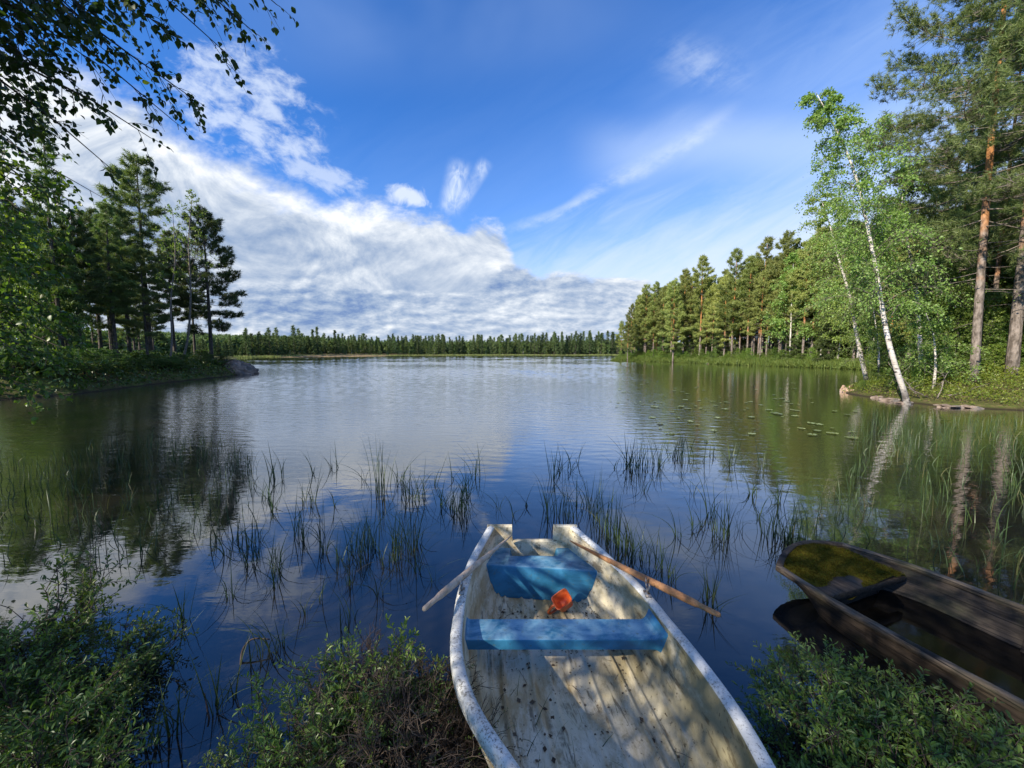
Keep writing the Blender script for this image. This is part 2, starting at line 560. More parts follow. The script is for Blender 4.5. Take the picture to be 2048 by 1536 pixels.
def bark_birch():
    m, N, b = mat('birch_bark')
    o = N.coord('Object')
    z = N.sep(o)[2]
    n = N.noise(N.vm('MULTIPLY', o, (1.2, 1.2, 7)), 2.2, 5, 0.65, 0.3)
    n2 = N.noise(o, 3.0, 5, 0.6)
    dark = N.ss(n, 0.53, 0.61)
    base = N.mul(N.ss(z, 1.6, 0.1), N.ss(n2, 0.4, 0.55))
    c = N.mix(N.ss(n2, 0.3, 0.7), (0.46, 0.41, 0.35), (0.60, 0.56, 0.51))
    c = N.mix(N.m('MAXIMUM', dark, base), c, (0.055, 0.045, 0.04))
    setp(N, b, c, 0.7, 0.25, n, 0.3, 0.01)
    return m


def simple_noise_mat(name, c1, c2, scale, rough=0.85, st=(1, 1, 1), bs=0.5, bd=0.02, spec=0.2, c3=None):
    m, N, b = mat(name)
    o = N.coord('Object')
    v = N.vm('MULTIPLY', o, st)
    n = N.noise(v, scale, 7, 0.62)
    c = N.mix(N.ss(n, 0.34, 0.66), c1, c2)
    if c3:
        c = N.mix(N.ss(N.noise(v, scale * 0.35, 5, 0.6), 0.52, 0.62), c, c3)
    setp(N, b, c, rough, spec, n, bs, bd)
    return m


M['pine_bark'] = bark_pine()
M['birch_bark'] = bark_birch()
M['dark_bark'] = simple_noise_mat('dark_bark', (0.045, 0.036, 0.030), (0.12, 0.10, 0.085), 9, st=(1, 1, 0.3))
M['twig'] = simple_noise_mat('twig_bark', (0.040, 0.030, 0.026), (0.085, 0.065, 0.055), 20)
M['limb'] = simple_noise_mat('limb_bark', (0.10, 0.085, 0.07), (0.24, 0.20, 0.165), 12)
M['rock'] = simple_noise_mat('granite', (0.15, 0.11, 0.085), (0.32, 0.25, 0.20), 3, c3=(0.12, 0.11, 0.10), bd=0.05)
M['rock_pink'] = simple_noise_mat('pink_granite', (0.38, 0.24, 0.16), (0.55, 0.40, 0.30), 4, c3=(0.30, 0.26, 0.22), bd=0.04)


def ground_mat():
    m, N, b = mat('ground')
    o = N.coord('Object')
    z = N.sep(o)[2]
    n = N.noise(o, 0.8, 7, 0.65)
    nf = N.noise(o, 6, 6, 0.7)
    c = N.mix(N.ss(n, 0.38, 0.62), (0.055, 0.048, 0.020), (0.085, 0.105, 0.022))
    c = N.mix(N.mul(N.ss(nf, 0.5, 0.62), 0.7), c, (0.15, 0.105, 0.055))
    c = N.mix(N.ss(z, 0.09, 0.0), c, (0.030, 0.022, 0.014))
    # clear-felled tan slope on the far shore, left
    far = N.sep(o)
    fy = N.mul(N.mul(N.ss(far[1], 165, 180), N.ss(far[0], -78, -82)), N.ss(far[0], -108, -104))
    c = N.mix(N.mul(fy, N.ss(n, 0.3, 0.6)), c, (0.30, 0.21, 0.11))
    setp(N, b, c, 0.95, 0.15, nf, 0.8, 0.06)
    return m


def water_mat():
    m, N, b = mat('lake_water')
    o = N.coord('Object')
    x, y, z = N.sep(o)
    dist = N.m('SQRT', N.add(N.mul(x, x), N.mul(y, y)))
    v2 = N.vm('MULTIPLY', N.vm('ADD', o, (13.7, 4.1, 0)), (1.0, 2.6, 1))
    h = N.add(N.mul(N.noise(v2, 2.6, 3, 0.55, 0.4), 1.0), N.mul(N.noise(v2, 8.5, 2, 0.5), 0.30))
    wind = N.mul(N.ss(dist, 4.0, 16.0, 0.05, 1.0), N.ss(dist, 25, 140, 1.0, 0.15))
    wind = N.mul(wind, N.ss(N.sub(x, N.mul(y, 0.33)), -1.0, 7.0, 1.0, 0.45))
    bp = N.n.new('ShaderNodeBump')
    bp.inputs['Distance'].default_value = 0.013
    N.put(bp.inputs['Strength'], N.m('MINIMUM', wind, 1.0))
    N.put(bp.inputs['Height'], h)
    N.l.new(bp.outputs[0], b.inputs['Normal'])
    setp(N, b, N.mix(N.ss(N.noise(o, 0.7, 3), 0.4, 0.6), (0.010, 0.011, 0.012), (0.015, 0.013, 0.010)), N.ss(dist, 5, 120, 0.012, 0.04), 0.5)
    b.inputs['IOR'].default_value = 1.42
    b.inputs['Coat Weight'].default_value = 1.0
    b.inputs['Coat IOR'].default_value = 1.52
    b.inputs['Coat Roughness'].default_value = 0.03
    N.l.new(bp.outputs[0], b.inputs['Coat Normal'])
    return m


M['ground'] = ground_mat()
M['water'] = water_mat()

# ------------------------------------------------------------------ terrain and lake
LAKE = np.array([(-14.5, 9), (-10, 6), (-6.6, 4.2), (-4.7, 3.0), (-3.2, 2.35), (-2.6, 1.9), (-2.0, 1.35), (-1.35, 1.3), (-1.05, 1.9), (-0.75, 2.25), (-0.1, 2.2), (0.4, 1.85), (1.2, 1.75), (1.7, 1.85),
                 (2.3, 1.75), (2.9, 1.3), (3.6, 0.9), (5, 0.8), (9, 2), (13, 6), (17, 11.3), (18.2, 13.2), (16.2, 14.0), (16.0, 15.8), (16.5, 19.2), (18, 20.5), (24, 23), (36, 32), (44, 42),
                 (42.5, 46), (41.2, 53), (38.2, 61.7), (34.4, 81), (25.2, 96.5), (31, 108), (60, 140), (110, 220), (125, 310), (80, 309), (0, 285), (-40, 270), (-75, 257), (-90, 200), (-109, 154),
                 (-80, 110), (-50, 60), (-34, 43), (-27, 38.5), (-25.2, 36.7), (-24.2, 31), (-23.4, 26), (-21.2, 18.3), (-21.9, 16.3), (-20, 12.5)], float)


def lake_sd(P):
    """signed distance to the shore: > 0 on land"""
    P = np.asarray(P, float).reshape(-1, 2)
    A, B = LAKE, np.roll(LAKE, -1, 0)
    best = np.full(len(P), 1e9)
    ins = np.zeros(len(P), bool)
    for a, b in zip(A, B):
        ab = b - a
        t = np.clip(((P - a) @ ab) / (ab @ ab), 0, 1)
        best = np.minimum(best, np.linalg.norm(P - a - t[:, None] * ab, axis=1))
        c = (a[1] > P[:, 1]) != (b[1] > P[:, 1])
        with np.errstate(divide='ignore', invalid='ignore'):
            xi = (b[0] - a[0]) * (P[:, 1] - a[1]) / (b[1] - a[1]) + a[0]
        ins ^= c & (P[:, 0] < xi)
    return np.where(ins, -best, best)


def sstep(x, a, b):
    t = np.clip((x - a) / (b - a), 0, 1)
    return t * t * (3 - 2 * t)


def hnoise(x, y, s, seed=0.0):
    return (np.sin(x * s * 1.3 + seed) * np.cos(y * s * 1.7 + seed * 2.1) + 0.5 * np.sin(x * s * 2.9 + y * s * 2.3 + seed)) / 1.5


def gz(x, y):
    x = np.atleast_1d(np.asarray(x, float))
    y = np.atleast_1d(np.asarray(y, float))
    d = lake_sd(np.stack([x, y], -1))
    r = np.hypot(x, y)
    near = sstep(r, 9, 3)
    left = sstep(x, -12, -20) * sstep(y, 8, 14) * sstep(y, 60, 40)
    right = sstep(x, 11, 15) * sstep(y, 8, 12) * sstep(y, 30, 22)
    bank = 0.32 * sstep(d, 0, 0.8) + 0.3 * sstep(d, 0.5, 5)
    bank = bank * (1 - near) + near * (0.10 * sstep(d, 0, 0.35) + 0.22 * sstep(d, 0.4, 2.0))
    bank += left * (0.55 * sstep(d, 0.1, 1.8) + 0.5 * sstep(d, 1, 6)) + right * 0.28 * sstep(d, 0.2, 3.5)
    hill = 0.02 * np.clip(d, 0, 60) + 16 * sstep(d, 40, 420) * sstep(y, 150, 330) * (0.35 + 0.65 * sstep(x, -60, 160))
    hill += 2.5 * sstep(d, 4, 60) * sstep(x, -60, -75) * sstep(y, 140, 175) * sstep(y, 330, 230)
    hill = hill * (1 - near)
    land = bank + hill + hnoise(x, y, 0.9) * 0.05 * sstep(d, 0.2, 2) * (1 - 0.6 * near) + hnoise(x, y, 3.1, 1.0) * 0.02 * sstep(d, 0.1, 1)
    bed = -0.10 - 0.16 * np.clip(-d, 0, 10)
    return np.where(d > 0, land, np.where(d > -0.25, d * 0.4, bed))


def gz1(x, y):
    return float(gz(x, y)[0])


def build_ground():
    na, nr = 420, 190
    a = np.linspace(0, 2 * np.pi, na, endpoint=False)
    r = np.geomspace(0.15, 1500, nr)
    X, Y = np.cos(a)[:, None] * r, np.sin(a)[:, None] * r
    Z = gz(X.ravel(), Y.ravel()).reshape(X.shape)
    mb = MB()
    mb.grid(np.stack([X, Y, Z], -1), close_u=True)
    k = MB()
    o = obj('ground', mb, M['ground'])
    o['kind'] = 'structure'
    # lake surface: real waves in front, longer and steeper further out, calm in the lee of the banks
    r = np.random.default_rng(5)
    w = MB()
    rr = [0.4]
    while rr[-1] < 330:
        lam = 0.22 + 0.0075 * rr[-1]
        rr.append(rr[-1] + max(lam / 5.0, 0.045))
    rr = np.array(rr + [420, 600, 900, 1400.0])
    th = np.radians(np.linspace(-63, 63, 620))
    X, Y = np.sin(th)[:, None] * rr[None], np.cos(th)[:, None] * rr[None]
    gr = np.linspace(0, 1400, 4000)
    gphase = np.cumsum(1 / (0.22 + 0.0075 * gr)) * (gr[1] - gr[0])
    g = np.interp(Y, gr, gphase)
    lamY = 0.22 + 0.0075 * Y
    Z = np.zeros_like(X)
    for i in range(16):
        f = r.uniform(0.55, 1.25)
        ang = r.normal(0.10, 0.45)
        wx = r.uniform(0.02, 0.06)
        ph = 2 * np.pi * (f * g * math.cos(ang) + f * math.sin(ang) * X / lamY * 0.7 + 0.35 * np.sin(X * wx * 3 + i) + 0.3 * np.sin(Y * wx * 2 + X * wx + i * 1.7)) + r.uniform(0, 6.28)
        Z += np.sin(ph) / f
    Z /= 16 ** 0.5
    R0 = np.hypot(X, Y)
    sd = -lake_sd(np.stack([X[::4, ::4].ravel(), Y[::4, ::4].ravel()], -1)).reshape(X[::4, ::4].shape)
    sdf = np.repeat(np.repeat(sd, 4, 0), 4, 1)[:X.shape[0], :X.shape[1]]
    lee = sstep(X - 0.33 * Y, 7.0, -1.5)
    steep = (0.010 + 0.075 * sstep(R0, 4.5, 24)) * (0.42 + 0.58 * lee) * (0.25 + 0.75 * sstep(sdf, 0.0, 5.0))
    steep = steep * (0.75 + 0.45 * np.sin(X * 0.11 + Y * 0.05) * np.sin(Y * 0.17 + 1.0))
    Z *= steep * lamY / (2 * np.pi)
    Z *= sstep(np.abs(np.degrees(th)), 63, 60)[:, None] * sstep(R0, 340, 320)
    w.grid(np.stack([X, Y, Z], -1)[::-1])
    th2 = np.radians(np.linspace(63, 297, 60))
    r2 = np.geomspace(0.4, 1400, 24)
    w.grid(np.stack([np.sin(th2)[:, None] * r2, np.cos(th2)[:, None] * r2, np.zeros((60, 24))], -1)[::-1])
    o = obj('lake_water', w, M['water'])
    o['kind'] = 'structure'


build_ground()


# ------------------------------------------------------------------ templates for foliage
def tuft_template(n, ln, wd, r, spread=0.9):
    """needle tuft: thin triangles radiating round local +X"""
    d = norm(np.array([1.0, 0, 0]) * (1.0 - spread * 0.5) + rand_dirs(n, r) * spread)
    side = norm(np.cross(d, rand_dirs(n, r)))
    L = ln * r.uniform(0.7, 1.15, n)[:, None]
    b = np.stack([r.uniform(-0.35, 0.5, n) * ln, r.normal(0, 0.08, n) * ln, r.normal(0, 0.08, n) * ln], -1)
    V = np.stack([b - side * wd / 2, b + side * wd / 2, b + d * L], 1).reshape(-1, 3)
    return V, [np.arange(3 * n).reshape(n, 3)]


LEAF4 = (np.array([(0, 0, 0), (0.45, 0.34, 0.05), (1, 0, -0.06), (0.45, -0.34, 0.05)]), [np.array([(0, 1, 2, 3)])])
# ovate birch leaf with a folded midrib
LEAF9 = (np.array([(0, 0, 0), (0.22, 0.0, 0.0), (0.55, 0, -0.03), (0.8, 0, -0.07), (1, 0, -0.14), (0.14, 0.30, 0.10), (0.42, 0.40, 0.11), (0.75, 0.2, 0.0), (0.14, -0.30, 0.10), (0.42, -0.40, 0.11), (0.75, -0.2, 0.0)]),
         [np.array([(0, 1, 5), (0, 8, 1), (4, 7, 3), (4, 3, 10)]), np.array([(1, 2, 6, 5), (2, 3, 7, 6), (1, 8, 9, 2), (2, 9, 10, 3)])])
# narrow shrub leaf
LEAFN = (np.array([(0, 0, 0), (0.5, 0, -0.04), (1, 0, -0.12), (0.55, 0.17, 0.05), (0.55, -0.17, 0.05), (0.85, 0.1, -0.02), (0.85, -0.1, -0.02)]),
         [np.array([(0, 1, 3), (0, 4, 1)]), np.array([(1, 2, 5, 3), (1, 4, 6, 2)])])


def polyline(P, s):
    """points at fractions s of a polyline P"""
    P = np.asarray(P, float)
    L = np.concatenate([[0], np.cumsum(np.linalg.norm(np.diff(P, axis=0), axis=1))])
    L /= L[-1]
    return np.stack([np.interp(s, L, P[:, i]) for i in range(3)], -1)


# ------------------------------------------------------------------ trees
def make_conifer(seed, H, cs, spread, nb, per, needle, kind='pine', r0=0.2, lean=(0, 0), dead=10, twigs=False, bark='pine_bark'):
    """returns (trunk MB, crown MB), base at the origin.  needle = (count, length, width)"""
    r = np.random.default_rng(seed)
    T, C, LM = MB(), MB(), MB()
    T.limbs = LM
    zs = np.linspace(0, 1, 16)
    bend = r.uniform(-0.012, 0.012, 2) * H
    path = np.stack([lean[0] * zs + bend[0] * np.sin(zs * 5 + r.uniform(0, 6)) * zs, lean[1] * zs + bend[1] * np.sin(zs * 4 + r.uniform(0, 6)) * zs, zs * H], -1)
    path[0, 2] = -0.4
    rad = r0 * (1 - zs) ** 0.75 * 0.92 + 0.012
    rad[0] *= 1.22
    rad[1] *= 1.0
    T.tube(path, rad, 9)
    temps = [tuft_template(needle[0], needle[1], needle[2], r) for _ in range(4)]
    pos, dirs = [], []
    for i in range(nb):
        t = (i + r.uniform(0, 1)) / nb
        if kind == 'pine':
            t = t ** 0.85
        f = cs + (1 - cs) * t * 0.985
        base = polyline(path, np.array([f]))[0]
        az = i * 2.399 + r.uniform(-0.5, 0.5)
        if kind == 'pine':
            prof = (1 - t) ** 0.45 * (0.55 + 0.45 * min(1, t * 4)) * r.uniform(0.42, 1.15)
            el = math.radians(-8 + 48 * t ** 1.3 + r.uniform(-10, 10))
            bendz = r.uniform(0.02, 0.16)
        else:
            prof = (1 - t) ** 0.9 * r.uniform(0.75, 1.08)
            el = math.radians(-18 + 40 * t ** 1.5 + r.uniform(-6, 6))
            bendz = r.uniform(0.05, 0.16)
        L = max(spread * prof, 0.22)
        h = np.array([math.cos(az), math.sin(az), 0])
        s = np.linspace(0, 1, 6)
        wob = r.normal(0, 0.05, 2)
        BP = base + (h * math.cos(el) * L)[None] * s[:, None]
        BP[:, 2] += math.sin(el) * L * s + bendz * L * (s ** 2.2) * (1 if kind == 'pine' else 0.9) - (0.06 * L * np.sin(s * np.pi))
        BP += np.cross(h, [0, 0, 1])[None] * (np.sin(s * 4)[:, None] * wob[0] * L)
        br = max(0.006, 0.26 * r0 * L / spread * (1 - 0.4 * t))
        LM.tube(BP, br * (1 - s * 0.85), 5, cap=False)
        n = max(4, int(per * L / spread * r.uniform(0.75, 1.2)))
        ss = r.uniform(0.30 if kind == 'pine' else 0.12, 1.0, n) ** 0.75
        lat = r.uniform(-1, 1, n) * (0.42 if kind == 'pine' else 0.30) * L * np.sqrt(np.clip(1.15 - ss, 0.05, 1))
        pp = polyline(BP, ss)
        side = np.cross(h, [0, 0, 1])
        root = pp.copy()
        pp = pp + side[None] * lat[:, None] + h[None] * (np.abs(lat) * 0.55)[:, None]
        if kind == 'pine':
            pp[:, 2] += r.uniform(-0.03, 0.16, n) * spread * 0.6
            dd = norm(h[None] * 0.6 + side[None] * (np.sign(lat) * 0.4)[:, None] + np.array([0, 0, 0.75])[None] + r.normal(0, 0.3, (n, 3)))
        else:
            pp[:, 2] -= np.abs(lat) * 0.28 + r.uniform(0, 0.10, n) * L
            dd = norm(h[None] * 0.9 + side[None] * (np.sign(lat) * 0.6)[:, None] + np.array([0, 0, -0.35])[None] + r.normal(0, 0.25, (n, 3)))
        if twigs:
            for a, b in zip(root[::2], pp[::2]):
                if np.linalg.norm(b - a) > 0.12:
                    LM.tube([a, (a + b) / 2 + [0, 0, -0.03], b], [0.012, 0.008, 0.004], 3, cap=False)
        pos.append(pp)
        dirs.append(dd)
    n = 10
    pos.append(np.array([path[-1]] * n) + r.normal(0, 0.12, (n, 3)) * [1, 1, 1.6])
    dirs.append(norm(np.array([0, 0, 1.0]) + r.normal(0, 0.5, (n, 3))))
    pos, dirs = np.vstack(pos), np.vstack(dirs)
    pick = r.integers(0, 4, len(pos))
    for k in range(4):
        q = pick == k
        C.scatter(temps[k][0], temps[k][1], pos[q], frames(dirs[q], r), r.uniform(0.75, 1.25, q.sum()))
    for i in range(dead):
        f = r.uniform(0.12, cs + 0.1)
        base = polyline(path, np.array([f]))[0]
        az = r.uniform(0, 6.28)
        L = r.uniform(0.4, 1.1) * spread * 0.5
        h = np.array([math.cos(az), math.sin(az), r.uniform(-0.35, 0.15)])
        s = np.linspace(0, 1, 4)
        P = base + h[None] * (s * L)[:, None] + r.normal(0, 0.04 * L, (4, 3)) * s[:, None]
        LM.tube(P, (0.02 if r0 > 0.1 else 0.012) * (1 - 0.8 * s), 4, cap=False)
    return T, C


def make_broadleaf(seed, path, r0, limbs, spread, nleaf, leaf, droop=0.5, template=LEAF4, cs=0.3, twig_r=0.004, up=0.55, clump=0.22):
    """birch-like tree along a given trunk path (k,3), base at the origin"""
    r = np.random.default_rng(seed)
    T, C, LM = MB(), MB(), MB()
    path = np.asarray(path, float)
    s = np.linspace(0, 1, 22)
    # smooth the path
    P = polyline(path, s)
    for _ in range(3):
        P[1:-1] = (P[:-2] + 2 * P[1:-1] + P[2:]) / 4
    Pb = P.copy()
    Pb[0, 2] -= 0.3
    rad = r0 * (1 - s) ** 0.8 + 0.008
    rad[0] *= 1.4
    T.tube(Pb, rad, 9)
    H = np.linalg.norm(P[-1] - P[0])
    lp, ld = [], []
    per = max(4, nleaf // max(1, limbs))
    for i in range(limbs):
        t = (i + r.uniform(0, 1)) / limbs
        f = cs + (1 - cs) * t
        b = polyline(P, np.array([f]))[0]
        az = i * 2.399 + r.uniform(-0.6, 0.6)
        L = spread * (1 - 0.72 * t ** 1.4) * r.uniform(0.55, 1.1)
        h = np.array([math.cos(az), math.sin(az), 0])
        q = np.linspace(0, 1, 6)
        elv = up + r.uniform(-0.2, 0.25)
        BP = b + h[None] * (q * L)[:, None]
        BP[:, 2] += L * (elv * q * 1.4 - (droop + 0.2) * q ** 2.3)
        BP += r.normal(0, 0.035 * L, (6, 3)) * q[:, None]
        LM.tube(BP, max(0.005, r0 * 0.20 * (1 - t * 0.6)) * (1 - q * 0.88), 5, cap=False)
        # twigs
        nt = max(3, int(per / 11))
        for k in range(nt):
            g = r.uniform(0.25, 1.0)
            a = polyline(BP, np.array([g]))[0]
            td = norm(h * 0.5 + r.normal(0, 0.7, 3) + np.array([0, 0, 0.25]))
            tl = L * r.uniform(0.16, 0.42)
            qq = np.linspace(0, 1, 5)
            TP = a + td[None] * (qq * tl)[:, None]
            TP[:, 2] -= droop * tl * qq ** 1.8 * r.uniform(0.4, 1.4)
            LM.tube(TP, twig_r * (1 - 0.7 * qq), 3, cap=False)
            m = max(3, int(per / nt))
            e = polyline(TP, r.uniform(0.15, 1.0, m)) + r.normal(0, clump * tl * 0.6 + 0.02, (m, 3))
            lp.append(e)
            ld.append(norm(td[None] * 0.5 + r.normal(0, 0.7, (m, 3)) + np.array([0, 0, -droop])[None]))
    lp, ld = np.vstack(lp), np.vstack(ld)
    C.scatter(template[0], template[1], lp, frames(ld, r), leaf * r.uniform(0.7, 1.25, len(lp)))
    T.limbs = LM
    return T, C


def wood(T, name, bark, origin=(0, 0, 0)):
    """trunk mesh; thin limbs of broadleaf trees get the dark twig bark"""
    lm = getattr(T, 'limbs', None)
    if lm is None or not lm.V:
        me = T.mesh(name, origin)
        me.materials.append(M[bark])
        return me
    nt = sum(len(f) for f in T.F)
    mb = MB()
    mb.put(np.vstack(T.V), T.F)
    mb.put(np.vstack(lm.V), lm.F)
    me = mb.mesh(name, origin)
    me.materials.append(M[bark])
    me.materials.append(M['limb'])
    idx = np.ones(len(me.polygons), np.int32)
    idx[:nt] = 0
    me.polygons.foreach_set('material_index', idx)
    return me


PROTO = {}


def reg(key, T, C, bark, leaves):
    mt = wood(T, key + '_trunk', bark)
    mc = C.mesh(key + '_crown', smooth=False)
    mc.materials.append(M[leaves])
    PROTO[key] = (mt, mc)


def plant(key, name, x, y, label, cat='tree', group=None, rz=None, sc=1.0, z=None, crown='crown', stem='trunk', lean=None):
    """one plant from a prototype: an Empty with a trunk and a crown child"""
    t = thing(name, (x, y, gz1(x, y) - 0.02 if z is None else z), label, cat, group, rng.uniform(0, 6.28) if rz is None else rz, sc)
    if lean:
        t.rotation_euler = (lean[0], lean[1], t.rotation_euler[2])
    for nm, me in zip((stem, crown), PROTO[key]):
        o = bpy.data.objects.new(nm, me)
        COL.objects.link(o)
        o.parent = t
    return t


def bx(px, Y):
    return (px - 1024) / FPX * Y


def build_protos():
    for i in range(6):        # right-hand forest pines, seen at 50-100 m
        reg('pine%d' % i, *make_conifer(100 + i, 18 + (i % 3), [0.32, 0.26, 0.40, 0.20, 0.30, 0.44][i], [3.2, 3.5, 2.9, 3.3, 3.6, 3.0][i], 60, 48, (12, 0.44, 0.075), 'pine', 0.19, dead=12), 'pine_bark', 'pine_needles')
    for i in range(3):        # spruces
        reg('spruce%d' % i, *make_conifer(200 + i, 17, 0.10, [2.3, 2.0, 2.6][i], 90, 34, (11, 0.36, 0.07), 'spruce', 0.17, dead=0), 'dark_bark', 'spruce_needles')
    for i in range(4):        # left peninsula pines, 25-40 m
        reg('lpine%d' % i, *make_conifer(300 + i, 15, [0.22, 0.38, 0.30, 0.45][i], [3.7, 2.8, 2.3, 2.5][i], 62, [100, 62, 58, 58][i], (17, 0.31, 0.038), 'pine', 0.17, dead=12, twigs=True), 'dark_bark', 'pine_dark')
    for i in range(3):        # big pines close on the right
        reg('npine%d' % i, *make_conifer(400 + i, [22, 21, 19][i], [0.24, 0.22, 0.22][i], [6.4, 5.4, 3.8][i], 80, 140, (24, 0.22, 0.020), 'pine', [0.205, 0.150, 0.115][i], dead=7, twigs=True), 'pine_bark', 'near_needles')
    for i in range(3):        # birches and aspens, mid distance
        H = 11
        P = [(0, 0, 0), (0.2, 0.1, 3), (0.1, -0.1, 7), (0.3, 0, H)]
        reg('broad%d' % i, *make_broadleaf(500 + i, P, 0.09, 44, [2.6, 2.1, 3.0][i], 9500, 0.17, 0.4, cs=0.18), 'birch_bark', 'birch_leaves')
    for i in range(3):        # young bushy broadleaf trees
        P = [(0, 0, 0), (0.1, 0.1, 2), (0.0, -0.1, 4.5)]
        TC = make_broadleaf(520 + i, P, 0.04, 40, [1.7, 1.4, 1.9][i], 5200, 0.11, 0.25, cs=0.05, up=0.7)
        reg('bushtree%d' % i, *TC, 'dark_bark', 'aspen_leaves')
        reg('shadedbush%d' % i, *TC, 'dark_bark', 'shrub_leaves')  # same bushes, darker leaves: tree shade on the headland put into the colour


build_protos()


# ------------------------------------------------------------------ forest on the right peninsula
def right_forest():
    r = np.random.default_rng(11)
    line = np.array([(26, 97), (34.4, 81), (38.4, 61.7), (41.4, 53), (43.5, 47)], float)
    G = 'pines in the sunlit forest across the lily pads'
    n = 0
    for row, off in enumerate((2.6, 5.5, 9, 13, 18, 24)):
        L = np.linalg.norm(np.diff(line, axis=0), axis=1).sum()
        k = int(L / (1.9 if row < 3 else 2.3))
        for s in (np.arange(k) + r.uniform(0.1, 0.9, k)) / k:
            p = polyline(np.c_[line, line[:, 0] * 0], np.array([s]))[0][:2]
            x, y = p[0] + off * 0.93 + r.normal(0, 0.7), p[1] + off * 0.30 + r.normal(0, 0.7)
            if s > 0.80 and r.uniform() < 0.45:
                plant('broad%d' % r.integers(0, 3), 'birch_tree', x, y, 'bright green birch among the pines by the bay', 'tree', 'birches in the forest across the lily pads', sc=r.uniform(0.8, 1.15))
            elif r.uniform() < (0.10 if row < 2 else 0.22):
                plant('spruce%d' % r.integers(0, 3), 'spruce_tree', x, y, 'conical spruce standing among the pines on the sunlit point', 'tree', 'spruces in the forest across the lily pads', sc=r.uniform(0.65, 1.05))
            else:
                H = r.uniform(0.70, 0.95) * float(np.interp(1024 + x / y * FPX, [1230, 1300], [0.62, 1.0]))
                plant('pine%d' % r.integers(0, 6), 'pine_tree', x, y, 'tall pine with orange trunk in the sunlit forest across the lily pads', 'tree', G, sc=(H * r.uniform(0.95, 1.1), H * r.uniform(0.95, 1.1), H))
            n += 1
    # emergent pines on the skyline
    for px, Y, sc, k in ((1290, 92, 0.90, 1), (1345, 80, 0.95, 3), (1398, 76, 1.0, 5), (1462, 69, 1.02, 4), (1522, 66, 1.06, 1), (1560, 62, 1.0, 2)):
        plant('pine%d' % k, 'pine_tree', bx(px, Y), Y, 'pine rising above the skyline of the forest across the lily pads', 'tree', 'emergent pines on the forest skyline', sc=sc)
    # young trees at the point's tip
    for i in range(9):
        px = r.uniform(1228, 1290)
        Y = r.uniform(88, 101)
        plant('pine%d' % r.integers(0, 6), 'pine_tree', bx(px, Y) + 3.0, Y, 'short pine at the outer tip of the sunlit point', 'tree', 'short pines at the tip of the point', sc=r.uniform(0.35, 0.58))
    # understory shrubs along the water
    pts = np.c_[line, line[:, 0] * 0]
    for s in (np.arange(62) + r.uniform(0, 1, 62)) / 62:
        p = polyline(pts, np.array([s]))[0]
        o = r.uniform(0.9, 3.4)
        plant('bushtree%d' % r.integers(0, 3), 'willow_shrub', p[0] + o * 0.93, p[1] + o * 0.3, 'leafy green shrub at the foot of the pines on the sunlit point', 'shrub', 'shrubs at the foot of the pines', sc=(r.uniform(0.5, 0.9), r.uniform(0.5, 0.9), r.uniform(0.28, 0.55)))
    for s in (np.arange(34) + r.uniform(0, 1, 34)) / 34:
        p = polyline(pts, np.array([s]))[0]
        o = r.uniform(3.0, 14.0)
        k = r.uniform(0.55, 1.15)
        plant('bushtree%d' % r.integers(0, 3), 'rowan_sapling', p[0] + o * 0.93, p[1] + o * 0.3, 'young leafy tree filling the gaps between the pine trunks on the sunlit point', 'sapling', 'young leafy trees between the pine trunks', sc=(k * 1.2, k * 1.2, k))
    for s in (np.arange(70) + r.uniform(0, 1, 70)) / 70:
        p = polyline(pts, np.array([s]))[0]
        o = r.uniform(0.2, 1.5)
        k = r.uniform(0.12, 0.3)
        plant('bushtree%d' % r.integers(0, 3), 'waterside_shrub', p[0] + o * 0.93, p[1] + o * 0.3, 'low bush in the grass at the waterline of the sunlit point', 'shrub', 'low bushes at the waterline of the point', sc=(k * 2.2, k * 2.2, k))
    for i in range(26):
        Y = r.uniform(53, 68)
        px = r.uniform(1560, 1735)
        H = (706 - np.interp(px, [1560, 1735], [484, 452])) / FPX * Y * r.uniform(0.86, 1.0) + 1.5
        if lake_sd([(bx(px, Y), Y)])[0] < 1.5:
            continue
        if i % 3:
            plant('pine%d' % r.integers(0, 6), 'pine_tree', bx(px, Y), Y, 'tall pine of the forest where it meets the birches at the bay', 'tree', 'tall pines where the forest meets the birches', sc=(H / 19 * 1.05, H / 19 * 1.05, H / 19))
        else:
            plant('broad%d' % r.integers(0, 3), 'birch_tree', bx(px, Y), Y, 'tall round birch of the forest edge at the bay', 'tree', 'tall birches at the forest edge by the bay', sc=(1.25, 1.25, H / 11))
    # the denser wood between the bay and the tall white birch
    for i in range(150):
        Y = r.uniform(22, 58)
        px = r.uniform(1640, 2160) if Y < 38 else r.uniform(1560, 1900)
        x = bx(px, Y)
        if lake_sd([(x, Y)])[0] < 1.2:
            continue
        q = r.uniform()
        H = ((706 - np.interp(px, [1560, 1650, 1800, 2048], [478, 480, 455, 380])) / FPX * Y + 1.6) * r.uniform(0.74, 1.03)
        if q < 0.55:
            k = H / 11
            plant('broad%d' % r.integers(0, 3), 'birch_tree', x, Y, 'light green birch in the dense wood behind the leaning white birch', 'tree', 'birches behind the leaning white birch', sc=(min(k, 1.25), min(k, 1.25), k))
        elif q < 0.72:
            plant('spruce%d' % r.integers(0, 3), 'spruce_tree', x, Y, 'dark spruce in the dense wood behind the leaning white birch', 'tree', 'spruces behind the leaning white birch', sc=H / 17)
        else:
            plant('pine%d' % r.integers(0, 6), 'pine_tree', x, Y, 'pine in the dense wood behind the leaning white birch', 'tree', 'pines behind the leaning white birch', sc=(H / 19 * 1.1, H / 19 * 1.1, H / 19))
